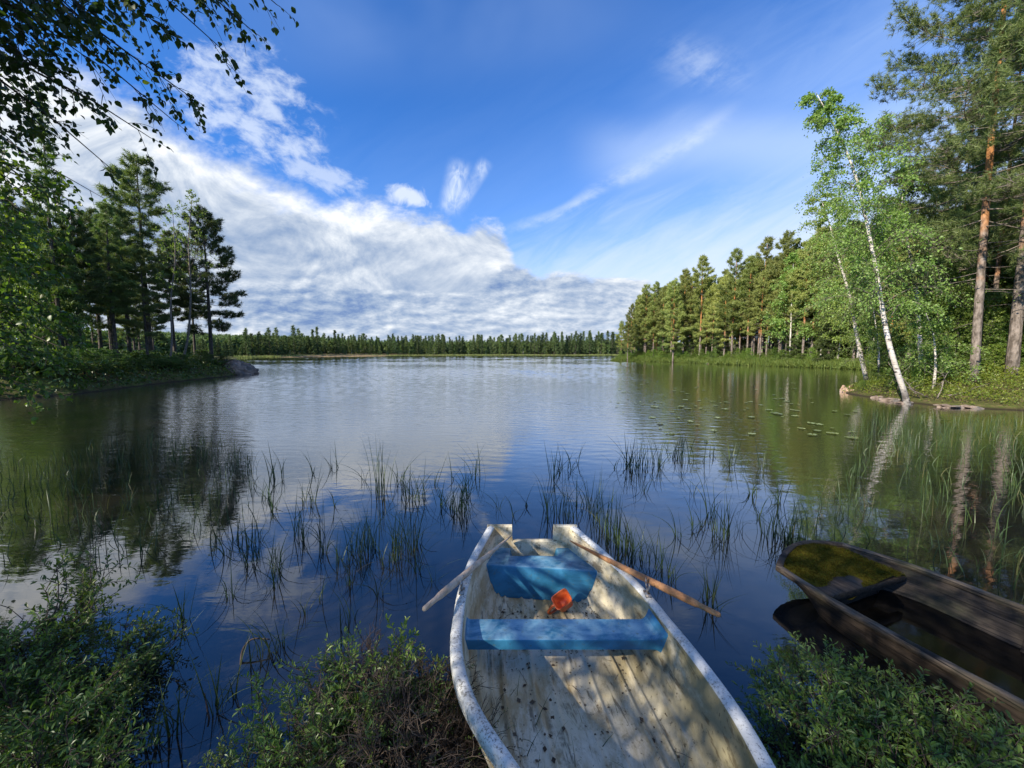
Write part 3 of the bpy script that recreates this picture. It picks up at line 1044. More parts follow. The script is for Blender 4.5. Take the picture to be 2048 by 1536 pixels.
    for i in range(26):
        Y = r.uniform(13, 34)
        x = bx(r.uniform(2180, 2900), Y)
        if lake_sd([(x, Y)])[0] > 2:
            k = r.uniform(0.65, 0.95)
            plant(('pine%d' % r.integers(0, 6)) if i % 2 else ('broad%d' % r.integers(0, 3)), 'pine_tree' if i % 2 else 'birch_tree', x, Y, 'pine of the wood continuing along the bank past the big pines' if i % 2 else 'birch of the wood continuing along the bank past the big pines', 'tree', 'pines continuing past the big pines' if i % 2 else 'birches continuing past the big pines', sc=k)
    for i in range(60):
        Y = r.uniform(17.5, 30)
        x = bx(r.uniform(1700, 2180), Y)
        if lake_sd([(x, Y)])[0] < 1.0:
            continue
        plant('bushtree%d' % r.integers(0, 3), 'rowan_sapling', x, Y, 'bushy green sapling under the big pines on the far bank', 'sapling', 'saplings under the big pines', sc=(r.uniform(0.6, 1.0), r.uniform(0.6, 1.0), r.uniform(0.5, 1.0)))


right_forest()


def right_bank_trees():
    # two big pines and a slender one
    plant('npine0', 'pine_tree', bx(2024, 16.6), 16.6, 'thickest pine on the far bank, grey trunk below and orange above', rz=0.6, lean=(0.0, -0.035))
    plant('npine1', 'pine_tree', bx(1949, 16.2), 16.2, 'tall pine with a leaning trunk foot beside the thickest pine', rz=2.4, lean=(0.0, 0.012))
    plant('npine2', 'pine_tree', bx(1976, 20.5), 20.5, 'slender pine standing between and behind the two big pines', rz=1.1)
    plant('npine1', 'pine_tree', bx(2105, 21), 21, 'pine at the picture edge beyond the thickest pine, only its boughs showing', rz=4.4)
    plant('npine2', 'pine_tree', bx(1905, 23), 23, 'pine with bare grey lower boughs behind the leaning white birch', rz=3.0, sc=0.8)
    # the leaning white birch: trunk curve read in the photograph
    def birch(pixels, Y, seed, r0, limbs, spread, nleaf, leaf, label, cs, name='birch_tree', droop=0.75):
        P = np.array([PY(a, b, Y + 0.12 * i) for i, (a, b) in enumerate(pixels)])
        base = P[0].copy()
        base[2] = gz1(base[0], base[1])
        P[0] = base
        T, C = make_broadleaf(seed, P - base, r0, limbs, spread, nleaf, leaf, droop, cs=cs, up=0.75)
        t = thing(name, tuple(base), label, 'tree')
        obj('trunk', wood(T, 'trunk', 'birch_bark'), None, t)
        obj('crown', C, M['birch_leaves'], t, origin=(0, 0, 0), loc=(0, 0, 0), smooth=False)
    birch([(1822, 797), (1790, 735), (1768, 650), (1757, 560), (1738, 470), (1722, 380), (1690, 290), (1660, 235), (1632, 185)], 15.0, 61, 0.092, 62, 2.45, 22000, 0.085, 'tall white birch leaning out over the water with a curved trunk', 0.26)
    birch([(1740, 752), (1715, 680), (1700, 590), (1672, 500), (1655, 430), (1640, 395)], 22.0, 62, 0.11, 40, 2.4, 12000, 0.10, 'thin leaning birch just behind the tall white birch', 0.30)
    birch([(1843, 760), (1840, 690), (1836, 600), (1815, 480), (1800, 420), (1812, 340)], 18.5, 63, 0.09, 40, 2.4, 12000, 0.09, 'straight birch with dark forked top behind the tall white birch', 0.28)
    birch([(1757, 772), (1758, 700), (1750, 640), (1744, 600)], 19.5, 66, 0.05, 26, 1.6, 3600, 0.085, 'young birch with a thin trunk on the bank beside the pink stone', 0.15)
    birch([(1866, 790), (1872, 730), (1868, 670), (1850, 620)], 16.0, 67, 0.045, 28, 1.5, 4200, 0.085, 'leafy young birch standing right of the tall birch foot', 0.1)


right_bank_trees()


def right_bank_bushes():
    r = np.random.default_rng(23)
    n = 0
    while n < 42:
        Y = r.uniform(14.0, 20.5)
        px = r.uniform(1715, 2120)
        x = bx(px, Y)
        d = lake_sd([(x, Y)])[0]
        if d < 0.25 or (px > 1895 and Y < 17.2):
            continue
        k = r.uniform(0.10, 0.22) if d < 2.5 else r.uniform(0.16, 0.40)
        plant('bushtree%d' % r.integers(0, 3), 'bank_bush', x, Y, 'low green bush among the big pine feet on the far bank', 'shrub', 'low bushes on the far bank under the pines', sc=(k * 1.7, k * 1.7, k))
        n += 1
    for i, (px, Y, a, L, lab) in enumerate(((1862, 15.2, 0.5, 1.5, 'grey dead bough leaning beside the foot of the leaning birch'), (1880, 14.9, 1.1, 1.2, 'bare dead branch standing right of the leaning birch foot'), (1845, 15.4, 0.9, 1.9, 'tall dead stem close behind the leaning birch foot'), (1900, 14.8, 0.15, 1.4, 'grey fallen branch lying above the largest flat stone'))):
        b = np.array([bx(px, Y), Y, gz1(bx(px, Y), Y)])
        mb = MB()
        q = np.linspace(0, 1, 8)
        P = b + np.stack([q * L * math.cos(a) * (1 if i % 2 else -1), q * 0.2, q * L * math.sin(a)], -1) + r.normal(0, 0.03, (8, 3)) * q[:, None]
        mb.tube(P, 0.026 * (1 - 0.75 * q), 6)
        for k in range(9):
            a0 = polyline(P, np.array([r.uniform(0.25, 0.98)]))[0]
            dd = norm(r.normal(size=3) + [0, 0, 0.5])
            l2 = r.uniform(0.2, 0.6)
            mb.tube([a0, a0 + dd * l2 * 0.5, a0 + dd * l2 + r.normal(0, 0.05, 3)], [0.010, 0.007, 0.003], 4)
        tag(obj('dead_branch', mb, M['limb'], origin=tuple(b)), lab, 'branch')


right_bank_bushes()


# ------------------------------------------------------------------ left peninsula
def left_forest():
    r = np.random.default_rng(21)
    L = [(425, 36.0, 13.6, 'lpine0', 'dark pine on the outer tip of the left headland above the boulder'),
         (303, 33.5, 16.3, 'lpine1', 'tallest pine on the left headland with layered yellow green top'),
         (352, 36.5, 11.5, 'lpine2', 'pine with thin dark trunk between the tallest pine and the tip pine'),
         (262, 31, 11.5, 'lpine3', 'shorter pine just left of the tallest headland pine'),
         (235, 27.5, 10.5, 'lpine2', 'dark pine second to the left of the tallest headland pine'),
         (205, 31, 11, 'lpine0', 'pine with open lower trunk deep in the left headland wood'),
         (392, 40, 10.2, 'lpine3', 'pine behind the bare thin birch on the headland'),
         (165, 25, 9.0, 'lpine1', 'pine beside the left spruce, half hidden by birch leaves')]
    for px, Y, H, k, lab in L:
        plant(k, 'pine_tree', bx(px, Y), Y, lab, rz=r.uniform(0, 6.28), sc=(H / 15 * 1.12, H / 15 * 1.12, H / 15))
    plant('spruce1', 'spruce_tree', bx(128, 24), 24, 'narrow dark spruce rising over the left shore behind hanging birch leaves', sc=(0.72, 0.72, 0.93))
    for i in range(19):
        Y = r.uniform(24, 52)
        px = r.uniform(-60, 395) if Y < 40 else r.uniform(40, 440)
        x = bx(px, Y)
        if lake_sd([(x, Y)])[0] < 2.0:
            continue
        H = r.uniform(7.5, 10.5)
        plant('lpine%d' % r.integers(0, 4), 'pine_tree', x, Y, 'dark pine in the shaded wood on the left headland', 'tree', 'pines in the shaded headland wood', sc=(H / 15 * 1.1, H / 15 * 1.1, H / 15))
    for i in range(8):
        Y = r.uniform(15, 28)
        x = bx(r.uniform(-80, 190), Y)
        if lake_sd([(x, Y)])[0] < 1.5:
            continue
        plant('bushtree%d' % r.integers(0, 3), 'alder_tree', x, Y, 'green alder in the shade along the left shore', 'tree', 'alders along the left shore', sc=(1.2, 1.2, r.uniform(1.1, 1.9)))
    # thin bare birches
    def birch(pixels, Y, seed, r0, limbs, spread, nleaf, label, droop=0.2):
        P = np.array([PY(a, b, Y) for a, b in pixels])
        base = P[0].copy()
        base[2] = gz1(base[0], base[1])
        P[0] = base
        T, C = make_broadleaf(seed, P - base, r0, limbs, spread, nleaf, 0.12, droop, cs=0.42, up=1.25, twig_r=0.009)
        t = thing('birch_tree', tuple(base), label, 'tree')
        obj('trunk', wood(T, 'trunk', 'limb'), None, t)
        obj('crown', C, M['birch_leaves'], t, origin=(0, 0, 0), loc=(0, 0, 0), smooth=False)
    birch([(365, 735), (378, 670), (382, 580), (376, 480), (385, 390)], 31, 71, 0.085, 34, 2.0, 1500, 'thin sparse birch with nearly bare top on the headland')
    birch([(340, 745), (345, 680), (340, 600), (352, 520), (345, 420)], 29, 72, 0.07, 24, 1.6, 900, 'second thin pale birch left of the sparse birch')
    for x, y, sc in ((-12.5, 1.2, 0.95), (-16, 3.2, 0.9), (-10.2, -1.8, 0.85), (-19.5, 6.5, 0.9)):
        plant('broad%d' % r.integers(0, 3), 'birch_tree', x, y, 'birch on the near left bank whose shade falls over the sedge bed', 'tree', 'birches shading the left sedge bed', sc=(sc * 1.2, sc * 1.2, sc))
    # shrubs on the shore
    for i in range(16):
        s = i / 15
        px = 20 + 430 * s + r.uniform(-12, 12)
        Y = np.interp(px, [0, 150, 330, 450], [17.5, 19.8, 27.2, 35.6]) + r.uniform(0, 1.0)
        x = bx(px, Y)
        if lake_sd([(x, Y)])[0] < 0.3:
            x -= 1.2
        plant('shadedbush%d' % r.integers(0, 3), 'shore_shrub', x, Y, 'low green shrub on the edge of the left headland', 'shrub', 'shrubs on the edge of the left headland', sc=(r.uniform(0.7, 1.0), r.uniform(0.7, 1.0), r.uniform(0.16, 0.30)))


left_forest()


# ------------------------------------------------------------------ far shore
def two_tone(T, C, name, bark, leaves):
    """trunk and crown in one mesh, for trees only a few pixels wide"""
    nt = sum(len(f) for f in T.F)
    mb = MB()
    mb.put(np.vstack(T.V), T.F)
    nt += sum(len(f) for f in T.limbs.F)
    mb.put(np.vstack(T.limbs.V), T.limbs.F)
    mb.put(np.vstack(C.V), C.F)
    me = mb.mesh(name, smooth=False)
    me.materials.append(M[bark])
    me.materials.append(M[leaves])
    idx = np.ones(len(me.polygons), np.int32)
    idx[:nt] = 0
    me.polygons.foreach_set('material_index', idx)
    return me


def far_shore():
    r = np.random.default_rng(31)
    protos = []
    for i in range(5):
        T, C = make_conifer(700 + i, 12, [0.12, 0.2, 0.08, 0.15, 0.4][i], [1.9, 2.3, 1.6, 2.1, 2.2][i], 30, 9, (7, 0.85, 0.26), 'spruce' if i != 4 else 'pine', 0.16, dead=0)
        me = two_tone(T, C, 'far_conifer%d' % i, 'dark_bark', 'far_needles')
        protos.append(me)
    broad = []
    for i in range(2):
        T, C = make_broadleaf(720 + i, [(0, 0, 0), (0.2, 0, 4), (0, 0.1, 9)], 0.1, 24, 2.4, 900, 0.62, 0.2, cs=0.08)
        me = two_tone(T, C, 'far_broadleaf%d' % i, 'birch_bark', 'far_leaves')
        broad.append(me)
    shore = [(60, 105), (300, 118), (455, 150), (480, 155), (560, 176), (640, 205), (720, 236), (800, 262), (900, 276), (1000, 289), (1110, 301), (1235, 315)]
    sp, sy = zip(*shore)
    n = 0
    for row in range(3):
        k = (110, 96, 86)[row]
        for i in range(k):
            px = 380 + (1236 - 380) * (i + r.uniform(0, 1)) / k
            Y = float(np.interp(px, sp, sy)) * (1 + 0.035 * row) + 2 + r.uniform(0, 5)
            x = bx(px, Y)
            if row == 0 and r.uniform() < 0.5:
                me, nm, lab, g, mesc = broad[r.integers(0, 2)], 'far_birch_tree', 'light green round birch at the water edge of the far shore', 'birches along the far shore', r.uniform(0.6, 0.95)
            elif r.uniform() < 0.1:
                me, nm, lab, g, mesc = protos[4], 'far_pine_tree', 'flat topped pine in the forest of the far shore', 'pines along the far shore', r.uniform(0.9, 1.2)
            else:
                me, nm, lab, g, mesc = protos[r.integers(0, 4)], 'far_spruce_tree', 'pointed dark spruce in the forest of the far shore', 'spruces along the far shore', r.uniform(0.62, 1.18)
            if px < 660:
                tall = 1.0 if r.uniform() < 0.75 else 1.15
                if row == 2:
                    mesc *= 0.8
                mesc *= 0.78 * tall
            mesc *= float(np.interp(px, [380, 470, 500, 660, 800, 1000, 1100, 1230], [0.6, 0.7, 0.95, 0.92, 0.98, 1.1, 1.3, 1.42]))
            o = bpy.data.objects.new(nm, me)
            COL.objects.link(o)
            o.location = (x, Y, gz1(x, Y) - 0.3)
            o.rotation_euler = (0, 0, r.uniform(0, 6.28))
            o.scale = (mesc * r.uniform(0.9, 1.15),) * 2 + (mesc,)
            tag(o, lab, 'tree', g)
            n += 1
    # emergent trees of the left part
    for px, py in ((541, 655), (556, 655), (590, 652), (600, 658), (628, 660), (637, 655), (672, 662)):
        Y = float(np.interp(px, sp, sy)) + 4
        h = (708 - py) / FPX * Y
        o = bpy.data.objects.new('far_spruce_tree', protos[r.integers(0, 4)])
        COL.objects.link(o)
        o.location = (bx(px, Y), Y, gz1(bx(px, Y), Y) - 0.3)
        o.scale = (h / 12 * 1.0,) * 2 + (h / 12,)
        tag(o, 'tall spruce standing above its neighbours on the far shore by the tan clearing', 'tree', 'tall spruces by the tan clearing')
    # deeper forest that reads as one mass
    mb = MB()
    tmp = tuft_template(40, 0.30, 0.16, r)
    k = 5200
    px = r.uniform(60, 1290, k)
    Y = np.interp(px, sp, sy) * r.uniform(1.10, 1.6, k)
    x = (px - 1024) / FPX * Y
    z = gz(x, Y)
    Ht = r.uniform(7, 12, k) * np.interp(px, [60, 300, 480, 700, 1100, 1290], [0.6, 0.6, 0.6, 0.8, 1.0, 1.1])
    for hh, wd in ((0.25, 1.0), (0.5, 0.75), (0.75, 0.45), (0.95, 0.22)):
        mb.scatter(*tuft_template(14, 1.0, 0.35, r, 1.1), np.stack([x, Y, z + Ht * hh], -1), frames(norm(np.array([0, 0, 1.0]) + r.normal(0, 0.3, (k, 3))), r), 4.2 * wd + 0.6)
    o = obj('far_forest', mb, M['far_needles'], smooth=False)
    o['kind'] = 'stuff'
    # pale reeds along the far water line
    mb = MB()
    k = 9000
    px = r.uniform(470, 1236, k)
    Y = np.interp(px, sp, sy) - r.uniform(1.5, 6, k)
    x = (px - 1024) / FPX * Y
    ok = r.uniform(0, 1, k) < 0.35 + 0.65 * (np.sin(px * 0.021) > -0.4)
    x, Y = x[ok], Y[ok]
    mb.scatter(*tuft_template(3, 1.3, 0.16, r, 0.35), np.stack([x, Y, np.zeros(len(x)) - 0.1], -1), frames(norm(np.array([0, 0, 1.0]) + r.normal(0, 0.12, (len(x), 3))), r), r.uniform(0.6, 1.1, len(x)))
    o = obj('reed_fringe', mb, M['pale_reeds'], smooth=False)
    o['kind'] = 'stuff'


far_shore()


# ------------------------------------------------------------------ shore grass, undergrowth, rocks
def blade_template(seg=5):
    s = np.linspace(0, 1, seg)
    w = 0.5 * (1 - s ** 2.2) + 0.02
    return s, w


def blades(mb, base, h, lean, az, curl, width, seg=6, r=None):
    """curved ribbons; all arguments are arrays of length n"""
    n = len(base)
    s = np.linspace(0, 1, seg)
    w = (1 - s ** 2.0) * 0.5 + 0.02
    ang = lean[:, None] + curl[:, None] * s[None] ** 1.6
    dz, dr = np.cos(ang), np.sin(ang)
    ds = h[:, None] / (seg - 1)
    z = np.concatenate([np.zeros((n, 1)), np.cumsum(dz[:, :-1] * ds, 1)], 1)
    q = np.concatenate([np.zeros((n, 1)), np.cumsum(dr[:, :-1] * ds, 1)], 1)
    P = np.stack([base[:, 0:1] + q * np.cos(az)[:, None], base[:, 1:2] + q * np.sin(az)[:, None], base[:, 2:3] + z], -1)
    ta = az + rng.normal(np.pi / 2, 0.7, n)
    side = np.stack([np.cos(ta), np.sin(ta), np.zeros(n)], -1)[:, None] * (w[None] * width[:, None])[..., None]
    V = np.stack([P - side, P + side], 2)                    # n, seg, 2, 3
    i = np.arange(n * seg * 2).reshape(n, seg, 2)
    f = np.stack([i[:, :-1, 0], i[:, :-1, 1], i[:, 1:, 1], i[:, 1:, 0]], -1).reshape(-1, 4)
    mb.put(V.reshape(-1, 3), f)


def inside_land(n, poly_px=None, box=None, dmin=0.05, dmax=3.0, r=None):
    r = r or rng
    x = r.uniform(box[0], box[1], n * 4)
    y = r.uniform(box[2], box[3], n * 4)
    d = lake_sd(np.stack([x, y], -1))
    q = (d > dmin) & (d < dmax)
    return x[q][:n], y[q][:n]


def ground_cover():
    r = np.random.default_rng(41)
    # sunlit grass along the right-hand point and bay
    mb = MB()
    line = np.array([(25.6, 96.5), (34.4, 81), (38.2, 61.7), (41.2, 53), (42.5, 46), (44, 42), (36, 32), (24, 23)], float)
    s = r.uniform(0, 1, 15000)
    p = polyline(np.c_[line, line[:, 0] * 0], s)[:, :2] + r.normal(0, 0.4, (15000, 2))
    off = r.uniform(-0.6, 1.6, 15000)
    p[:, 0] += off * np.where(p[:, 1] > 40, 0.95, 0.6)
    p[:, 1] += off * np.where(p[:, 1] > 40, 0.3, -0.8)
    z = np.maximum(gz(p[:, 0], p[:, 1]), -0.05)
    mb.scatter(*tuft_template(5, 0.85, 0.07, r, 0.5), np.c_[p, z], frames(norm(np.array([0, 0, 1.0]) + r.normal(0, 0.25, (15000, 3))), r), r.uniform(0.5, 1.2, 15000))
    o = obj('shore_grass', mb, M['grass'], smooth=False)
    o['kind'] = 'stuff'
    # bilberry and heath on the right bank among the big pines
    mb = MB()
    x, y = inside_land(15000, box=(15.5, 34, 13, 27), dmin=0.15, dmax=12, r=r)
    z = gz(x, y)
    n = len(x)
    for k in range(4):
        pos = np.stack([x + r.normal(0, 0.12, n), y + r.normal(0, 0.12, n), z + r.uniform(0.03, 0.42, n) * (0.6 + 0.6 * (np.sin(x * 1.7) * np.cos(y * 1.3) > 0))], -1)
        mb.scatter(*LEAF4, pos, frames(norm(r.normal(0, 0.6, (n, 3)) + [0, 0, 0.5]), r), r.uniform(0.035, 0.09, n))
    o = obj('bilberry_cover', mb, M['bilberry_leaves'], smooth=False)
    o['kind'] = 'stuff'
    # heath on the left headland
    mb = MB()
    x, y = inside_land(9000, box=(-36, -19, 12, 40), dmin=0.05, dmax=9, r=r)
    z = gz(x, y)
    n = len(x)
    for k in range(2):
        mb.scatter(*LEAF4, np.stack([x + r.normal(0, 0.15, n), y + r.normal(0, 0.15, n), z + r.uniform(0.02, 0.35, n)], -1), frames(norm(r.normal(0, 0.6, (n, 3)) + [0, 0, 0.5]), r), r.uniform(0.10, 0.22, n))
    o = obj('heath_cover', mb, M['shrub_leaves'], smooth=False)
    o['kind'] = 'stuff'
    # low plants and litter on the bank under the viewer
    mb = MB()
    x, y = inside_land(5200, box=(-6.5, 6, -1.0, 4.4), dmin=-0.02, dmax=3, r=r)
    z = gz(x, y)
    n = len(x)
    blades(mb, np.stack([x, y, z - 0.02], -1), r.uniform(0.06, 0.30, n), r.normal(0.3, 0.25, n), r.uniform(0, 6.28, n), r.normal(0.8, 0.5, n), r.uniform(0.003, 0.007, n))
    o = obj('bank_grass', mb, M['sedge'])
    o['kind'] = 'stuff'


ground_cover()


def rock(name, loc, size, seed, mt, label, flat=0.6, rz=0.0):
    r = np.random.default_rng(seed)
    n, m = 40, 22
    a = np.linspace(0, 2 * np.pi, n, endpoint=False)
    b = np.linspace(-0.5, np.pi / 2, m)
    A, B = np.meshgrid(a, b, indexing='ij')
    D = np.stack([np.cos(B) * np.cos(A), np.cos(B) * np.sin(A), np.sin(B)], -1)
    R = np.ones(A.shape)
    for f, k in ((1.3, 0.16), (2.7, 0.09), (6.0, 0.035), (13.0, 0.014)):
        for _ in range(3):
            v = r.normal(size=3)
            R += k * np.sin(f * (D @ v) * 1.6 + r.uniform(0, 6.28))
    V = np.sign(D) * np.abs(D) ** 0.8 * R[..., None] * np.array(size)
    c, s = math.cos(rz), math.sin(rz)
    V = np.stack([V[..., 0] * c - V[..., 1] * s, V[..., 0] * s + V[..., 1] * c, V[..., 2]], -1)
    mb = MB()
    mb.grid(V, close_u=True)
    o = obj(name, mb, mt, loc=loc)
    tag(o, label, 'rock')
    return o


def rocks():
    rock('boulder', (bx(452, 36.6), 37.2, -0.15), (2.9, 1.6, 1.35), 1, M['rock'], 'large rounded granite boulder at the tip of the left headland', rz=-0.2)
    rock('boulder', (bx(425, 35.0), 36.0, -0.2), (2.2, 1.2, 1.3), 2, M['rock'], 'half overgrown boulder under the tip pine of the left headland')
    rock('shore_stone', (bx(1692, 19.6) + 0.25, 19.7, 0.02), (0.30, 0.28, 0.30), 3, M['rock_pink'], 'pink granite stone at the tip of the far bank', rz=0.4)
    for i, (px, Y, sx, h) in enumerate(((1762, 17.0, 0.20, 0.08), (1785, 16.1, 0.26, 0.09), (1812, 15.2, 0.22, 0.07), (1905, 14.05, 0.36, 0.10), (1950, 13.9, 0.22, 0.10))):
        rock('flat_stone', (bx(px, Y), Y, 0.0), (sx, 0.2, h), 10 + i, M['rock'], ['thin flat stone at the waterline nearest the pink stone', 'flat pale stone at the waterline left of the birch foot', 'flat stone in the water right below the leaning birch', 'largest flat stone at the waterline below the big pines', 'small flat stone right of the largest flat stone'][i])
    rock('shore_stone', (bx(1352, 82.6), 82.0, 0.0), (0.9, 0.6, 0.42), 5, M['rock'], 'grey stone at the foot of the sunlit pine point')
    rock('shore_stone', (bx(1420, 71), 70.6, 0.0), (0.8, 0.5, 0.35), 6, M['rock_pink'], 'low flat stone in the grass of the sunlit pine point')


rocks()


# ------------------------------------------------------------------ foreground shrubs
def make_shrub(seed, H, R, stems, twigs, lpt, leaf, template=LEAFN, leafless=0.0, twig_only=False, droop=0.15):
    r = np.random.default_rng(seed)
    T, C = MB(), MB()
    lp, ld = [], []
    for i in range(stems):
        az = r.uniform(0, 6.28)
        out = R * math.sqrt(r.uniform(0.02, 1))
        h = np.array([math.cos(az), math.sin(az), 0])
        Hs = H * r.uniform(0.65, 1.08) * (1 - 0.25 * (out / R) ** 2)
        s = np.linspace(0, 1, 7)
        P = h[None] * (out * (0.15 + 0.85 * s ** 1.1))[:, None] + r.normal(0, 0.02, (7, 3)) * s[:, None]
        P[:, 2] = Hs * (s ** 0.9) - 0.05
        T.tube(P, 0.0055 * (1 - 0.75 * s), 4, cap=False)
        for k in range(twigs):
            g = r.uniform(0.25, 1.0)
            a = polyline(P, np.array([g]))[0]
            td = norm(h * 0.55 + r.normal(0, 0.55, 3) + np.array([0, 0, 0.75]))
            tl = H * r.uniform(0.16, 0.36)
            q = np.linspace(0, 1, 5)
            TP = a + td[None] * (q * tl)[:, None]
            TP[:, 2] -= droop * tl * q ** 2
            TP += r.normal(0, 0.006, (5, 3)) * q[:, None]
            T.tube(TP, 0.0026 * (1 - 0.7 * q), 3, cap=False)
            if r.uniform() < leafless:
                for kk in range(3):
                    a2 = polyline(TP, np.array([r.uniform(0.3, 0.95)]))[0]
                    d2 = norm(td + r.normal(0, 0.6, 3))
                    T.tube([a2, a2 + d2 * tl * 0.25, a2 + d2 * tl * 0.45 + r.normal(0, 0.015, 3)], [0.0018, 0.0013, 0.0008], 3, cap=False)
                continue
            m = lpt
            u = np.linspace(0.22, 1.0, m)
            e = polyline(TP, u)
            roll = np.arange(m) * 2.4 + r.uniform(0, 6.28)
            f = frames(np.repeat(td[None], m, 0), r)
            side = f[:, 1] * np.cos(roll)[:, None] + f[:, 2] * np.sin(roll)[:, None]
            lp.append(e)
            ld.append(norm(td[None] * (0.35 + 0.5 * u[:, None]) + side + r.normal(0, 0.18, (m, 3)) + [0, 0, 0.15]))
    if lp:
        lp, ld = np.vstack(lp), np.vstack(ld)
        C.scatter(template[0], template[1], lp, up_frames(ld, r, 0.5), leaf * r.uniform(0.65, 1.2, len(lp)))
    return T, C


def shrubs():
    for i in range(4):
        reg('shrub%d' % i, *make_shrub(800 + i, 0.62, 0.42, [20, 24, 18, 22][i], 11, 12, 0.037), 'twig', 'shrub_leaves')
    for i in range(2):
        reg('dryshrub%d' % i, *make_shrub(820 + i, 0.5, 0.34, 46, 10, 5, 0.022, leafless=0.86), 'dry', 'shrub_leaves')
    reg('sprig', *make_shrub(840, 0.66, 0.10, 4, 8, 13, 0.045), 'twig', 'aspen_leaves')
    r = np.random.default_rng(51)
    rows = [  # px, py of the crown middle, crown height z, scale, proto, label
        (60, 1235, 0.38, 1.25, 'shrub0', 'broad leafy shrub in the left corner of the bank, furthest from the boats', 'shrub'),
        (205, 1262, 0.34, 1.05, 'shrub1', 'shrub with sprays reaching out over the water on the left bank', 'shrub'),
        (40, 1370, 0.40, 1.1, 'shrub2', 'middle shrub of the left bank, dark and dense', 'shrub'),
        (150, 1345, 0.32, 0.8, 'shrub3', 'small shrub at the water edge of the left bank', 'shrub'),
        (55, 1490, 0.42, 1.0, 'shrub1', 'bright green shrub at the lower end of the left bank', 'shrub'),
        (-60, 1300, 0.42, 1.1, 'shrub3', 'shrub cut by the picture edge on the left bank', 'shrub'),
        (590, 1440, 0.36, 0.85, 'shrub2', 'leafy shrub left of the dry twigs between water and white boat', 'shrub'),
        (690, 1385, 0.36, 0.85, 'shrub0', 'shrub with dark bare stems standing nearest the sprig with big leaves', 'shrub'),
        (780, 1450, 0.30, 0.75, 'shrub3', 'green shrub tangled with dry twigs beside the white boat', 'shrub'),
        (460, 1510, 0.30, 0.6, 'shrub1', 'low bluish shrub at the water left of the leafy shrub', 'shrub'),
        (640, 1520, 0.40, 0.8, 'shrub3', 'shrub at the bottom between water and white boat', 'shrub'),
        (1640, 1370, 0.30, 0.85, 'shrub1', 'shrub between the white boat and the old wooden boat, nearest the water', 'shrub'),
        (1760, 1395, 0.34, 0.9, 'shrub0', 'grey green shrub growing against the side of the old wooden boat', 'shrub'),
        (1720, 1290, 0.26, 0.5, 'shrub2', 'small bright sprout shrub before the bow of the old wooden boat', 'shrub'),
        (1610, 1480, 0.32, 0.8, 'shrub3', 'shrub pressed against the white boat on its mossy boat side', 'shrub'),
        (1740, 1500, 0.38, 0.95, 'shrub2', 'dense dark shrub below the old wooden boat', 'shrub'),
        (1880, 1455, 0.36, 0.85, 'shrub1', 'shrub below the middle of the old wooden boat', 'shrub'),
        (1990, 1490, 0.40, 0.9, 'shrub0', 'shrub in the lower corner beside the old wooden boat', 'shrub'),
        (1900, 1540, 0.42, 0.9, 'shrub3', 'shrub cut by the bottom edge near the old wooden boat', 'shrub')]
    for px, py, z, sc, k, lab, cat in rows:
        p = PZ(px, py, z)
        sc *= 0.88
        plant(k, 'bog_shrub', p[0], p[1], lab, cat, sc=(sc, sc, sc * r.uniform(0.85, 1.05)), crown='foliage', stem='stems')
    for px, py, z, sc, k, lab in ((865, 1430, 0.3, 0.85, 'dryshrub0', 'brown dry heather of bare twigs against the white hull'), (800, 1500, 0.3, 0.9, 'dryshrub1', 'dry twiggy heather below the green shrub by the white boat'),
                                  (720, 1330, 0.25, 0.75, 'dryshrub1', 'dead twigs poking up behind the shrub with bare stems'), (905, 1500, 0.3, 0.7, 'dryshrub1', 'dry heather in the shadow under the white boat bow'), (680, 1480, 0.3, 0.8, 'dryshrub0', 'dry twigs among the leafy shrubs left of the white boat')):
        p = PZ(px, py, z)
        plant(k, 'dry_heather', p[0], p[1], lab, 'shrub', sc=sc, crown='foliage', stem='stems')
    for px, py, z, sc, lab in ((785, 1290, 0.45, 0.8, 'sprig with big bright leaves rising over the dry twigs'), (886, 1320, 0.42, 0.55, 'thin upright sprig close to the white gunwale'), (575, 1365, 0.4, 0.6, 'pale leafed sprig at the water side of the leafy shrub')):
        p = PZ(px, py, z)
        plant('sprig', 'willow_sprig', p[0], p[1], lab, 'plant', sc=sc, crown='foliage', stem='stems')


shrubs()


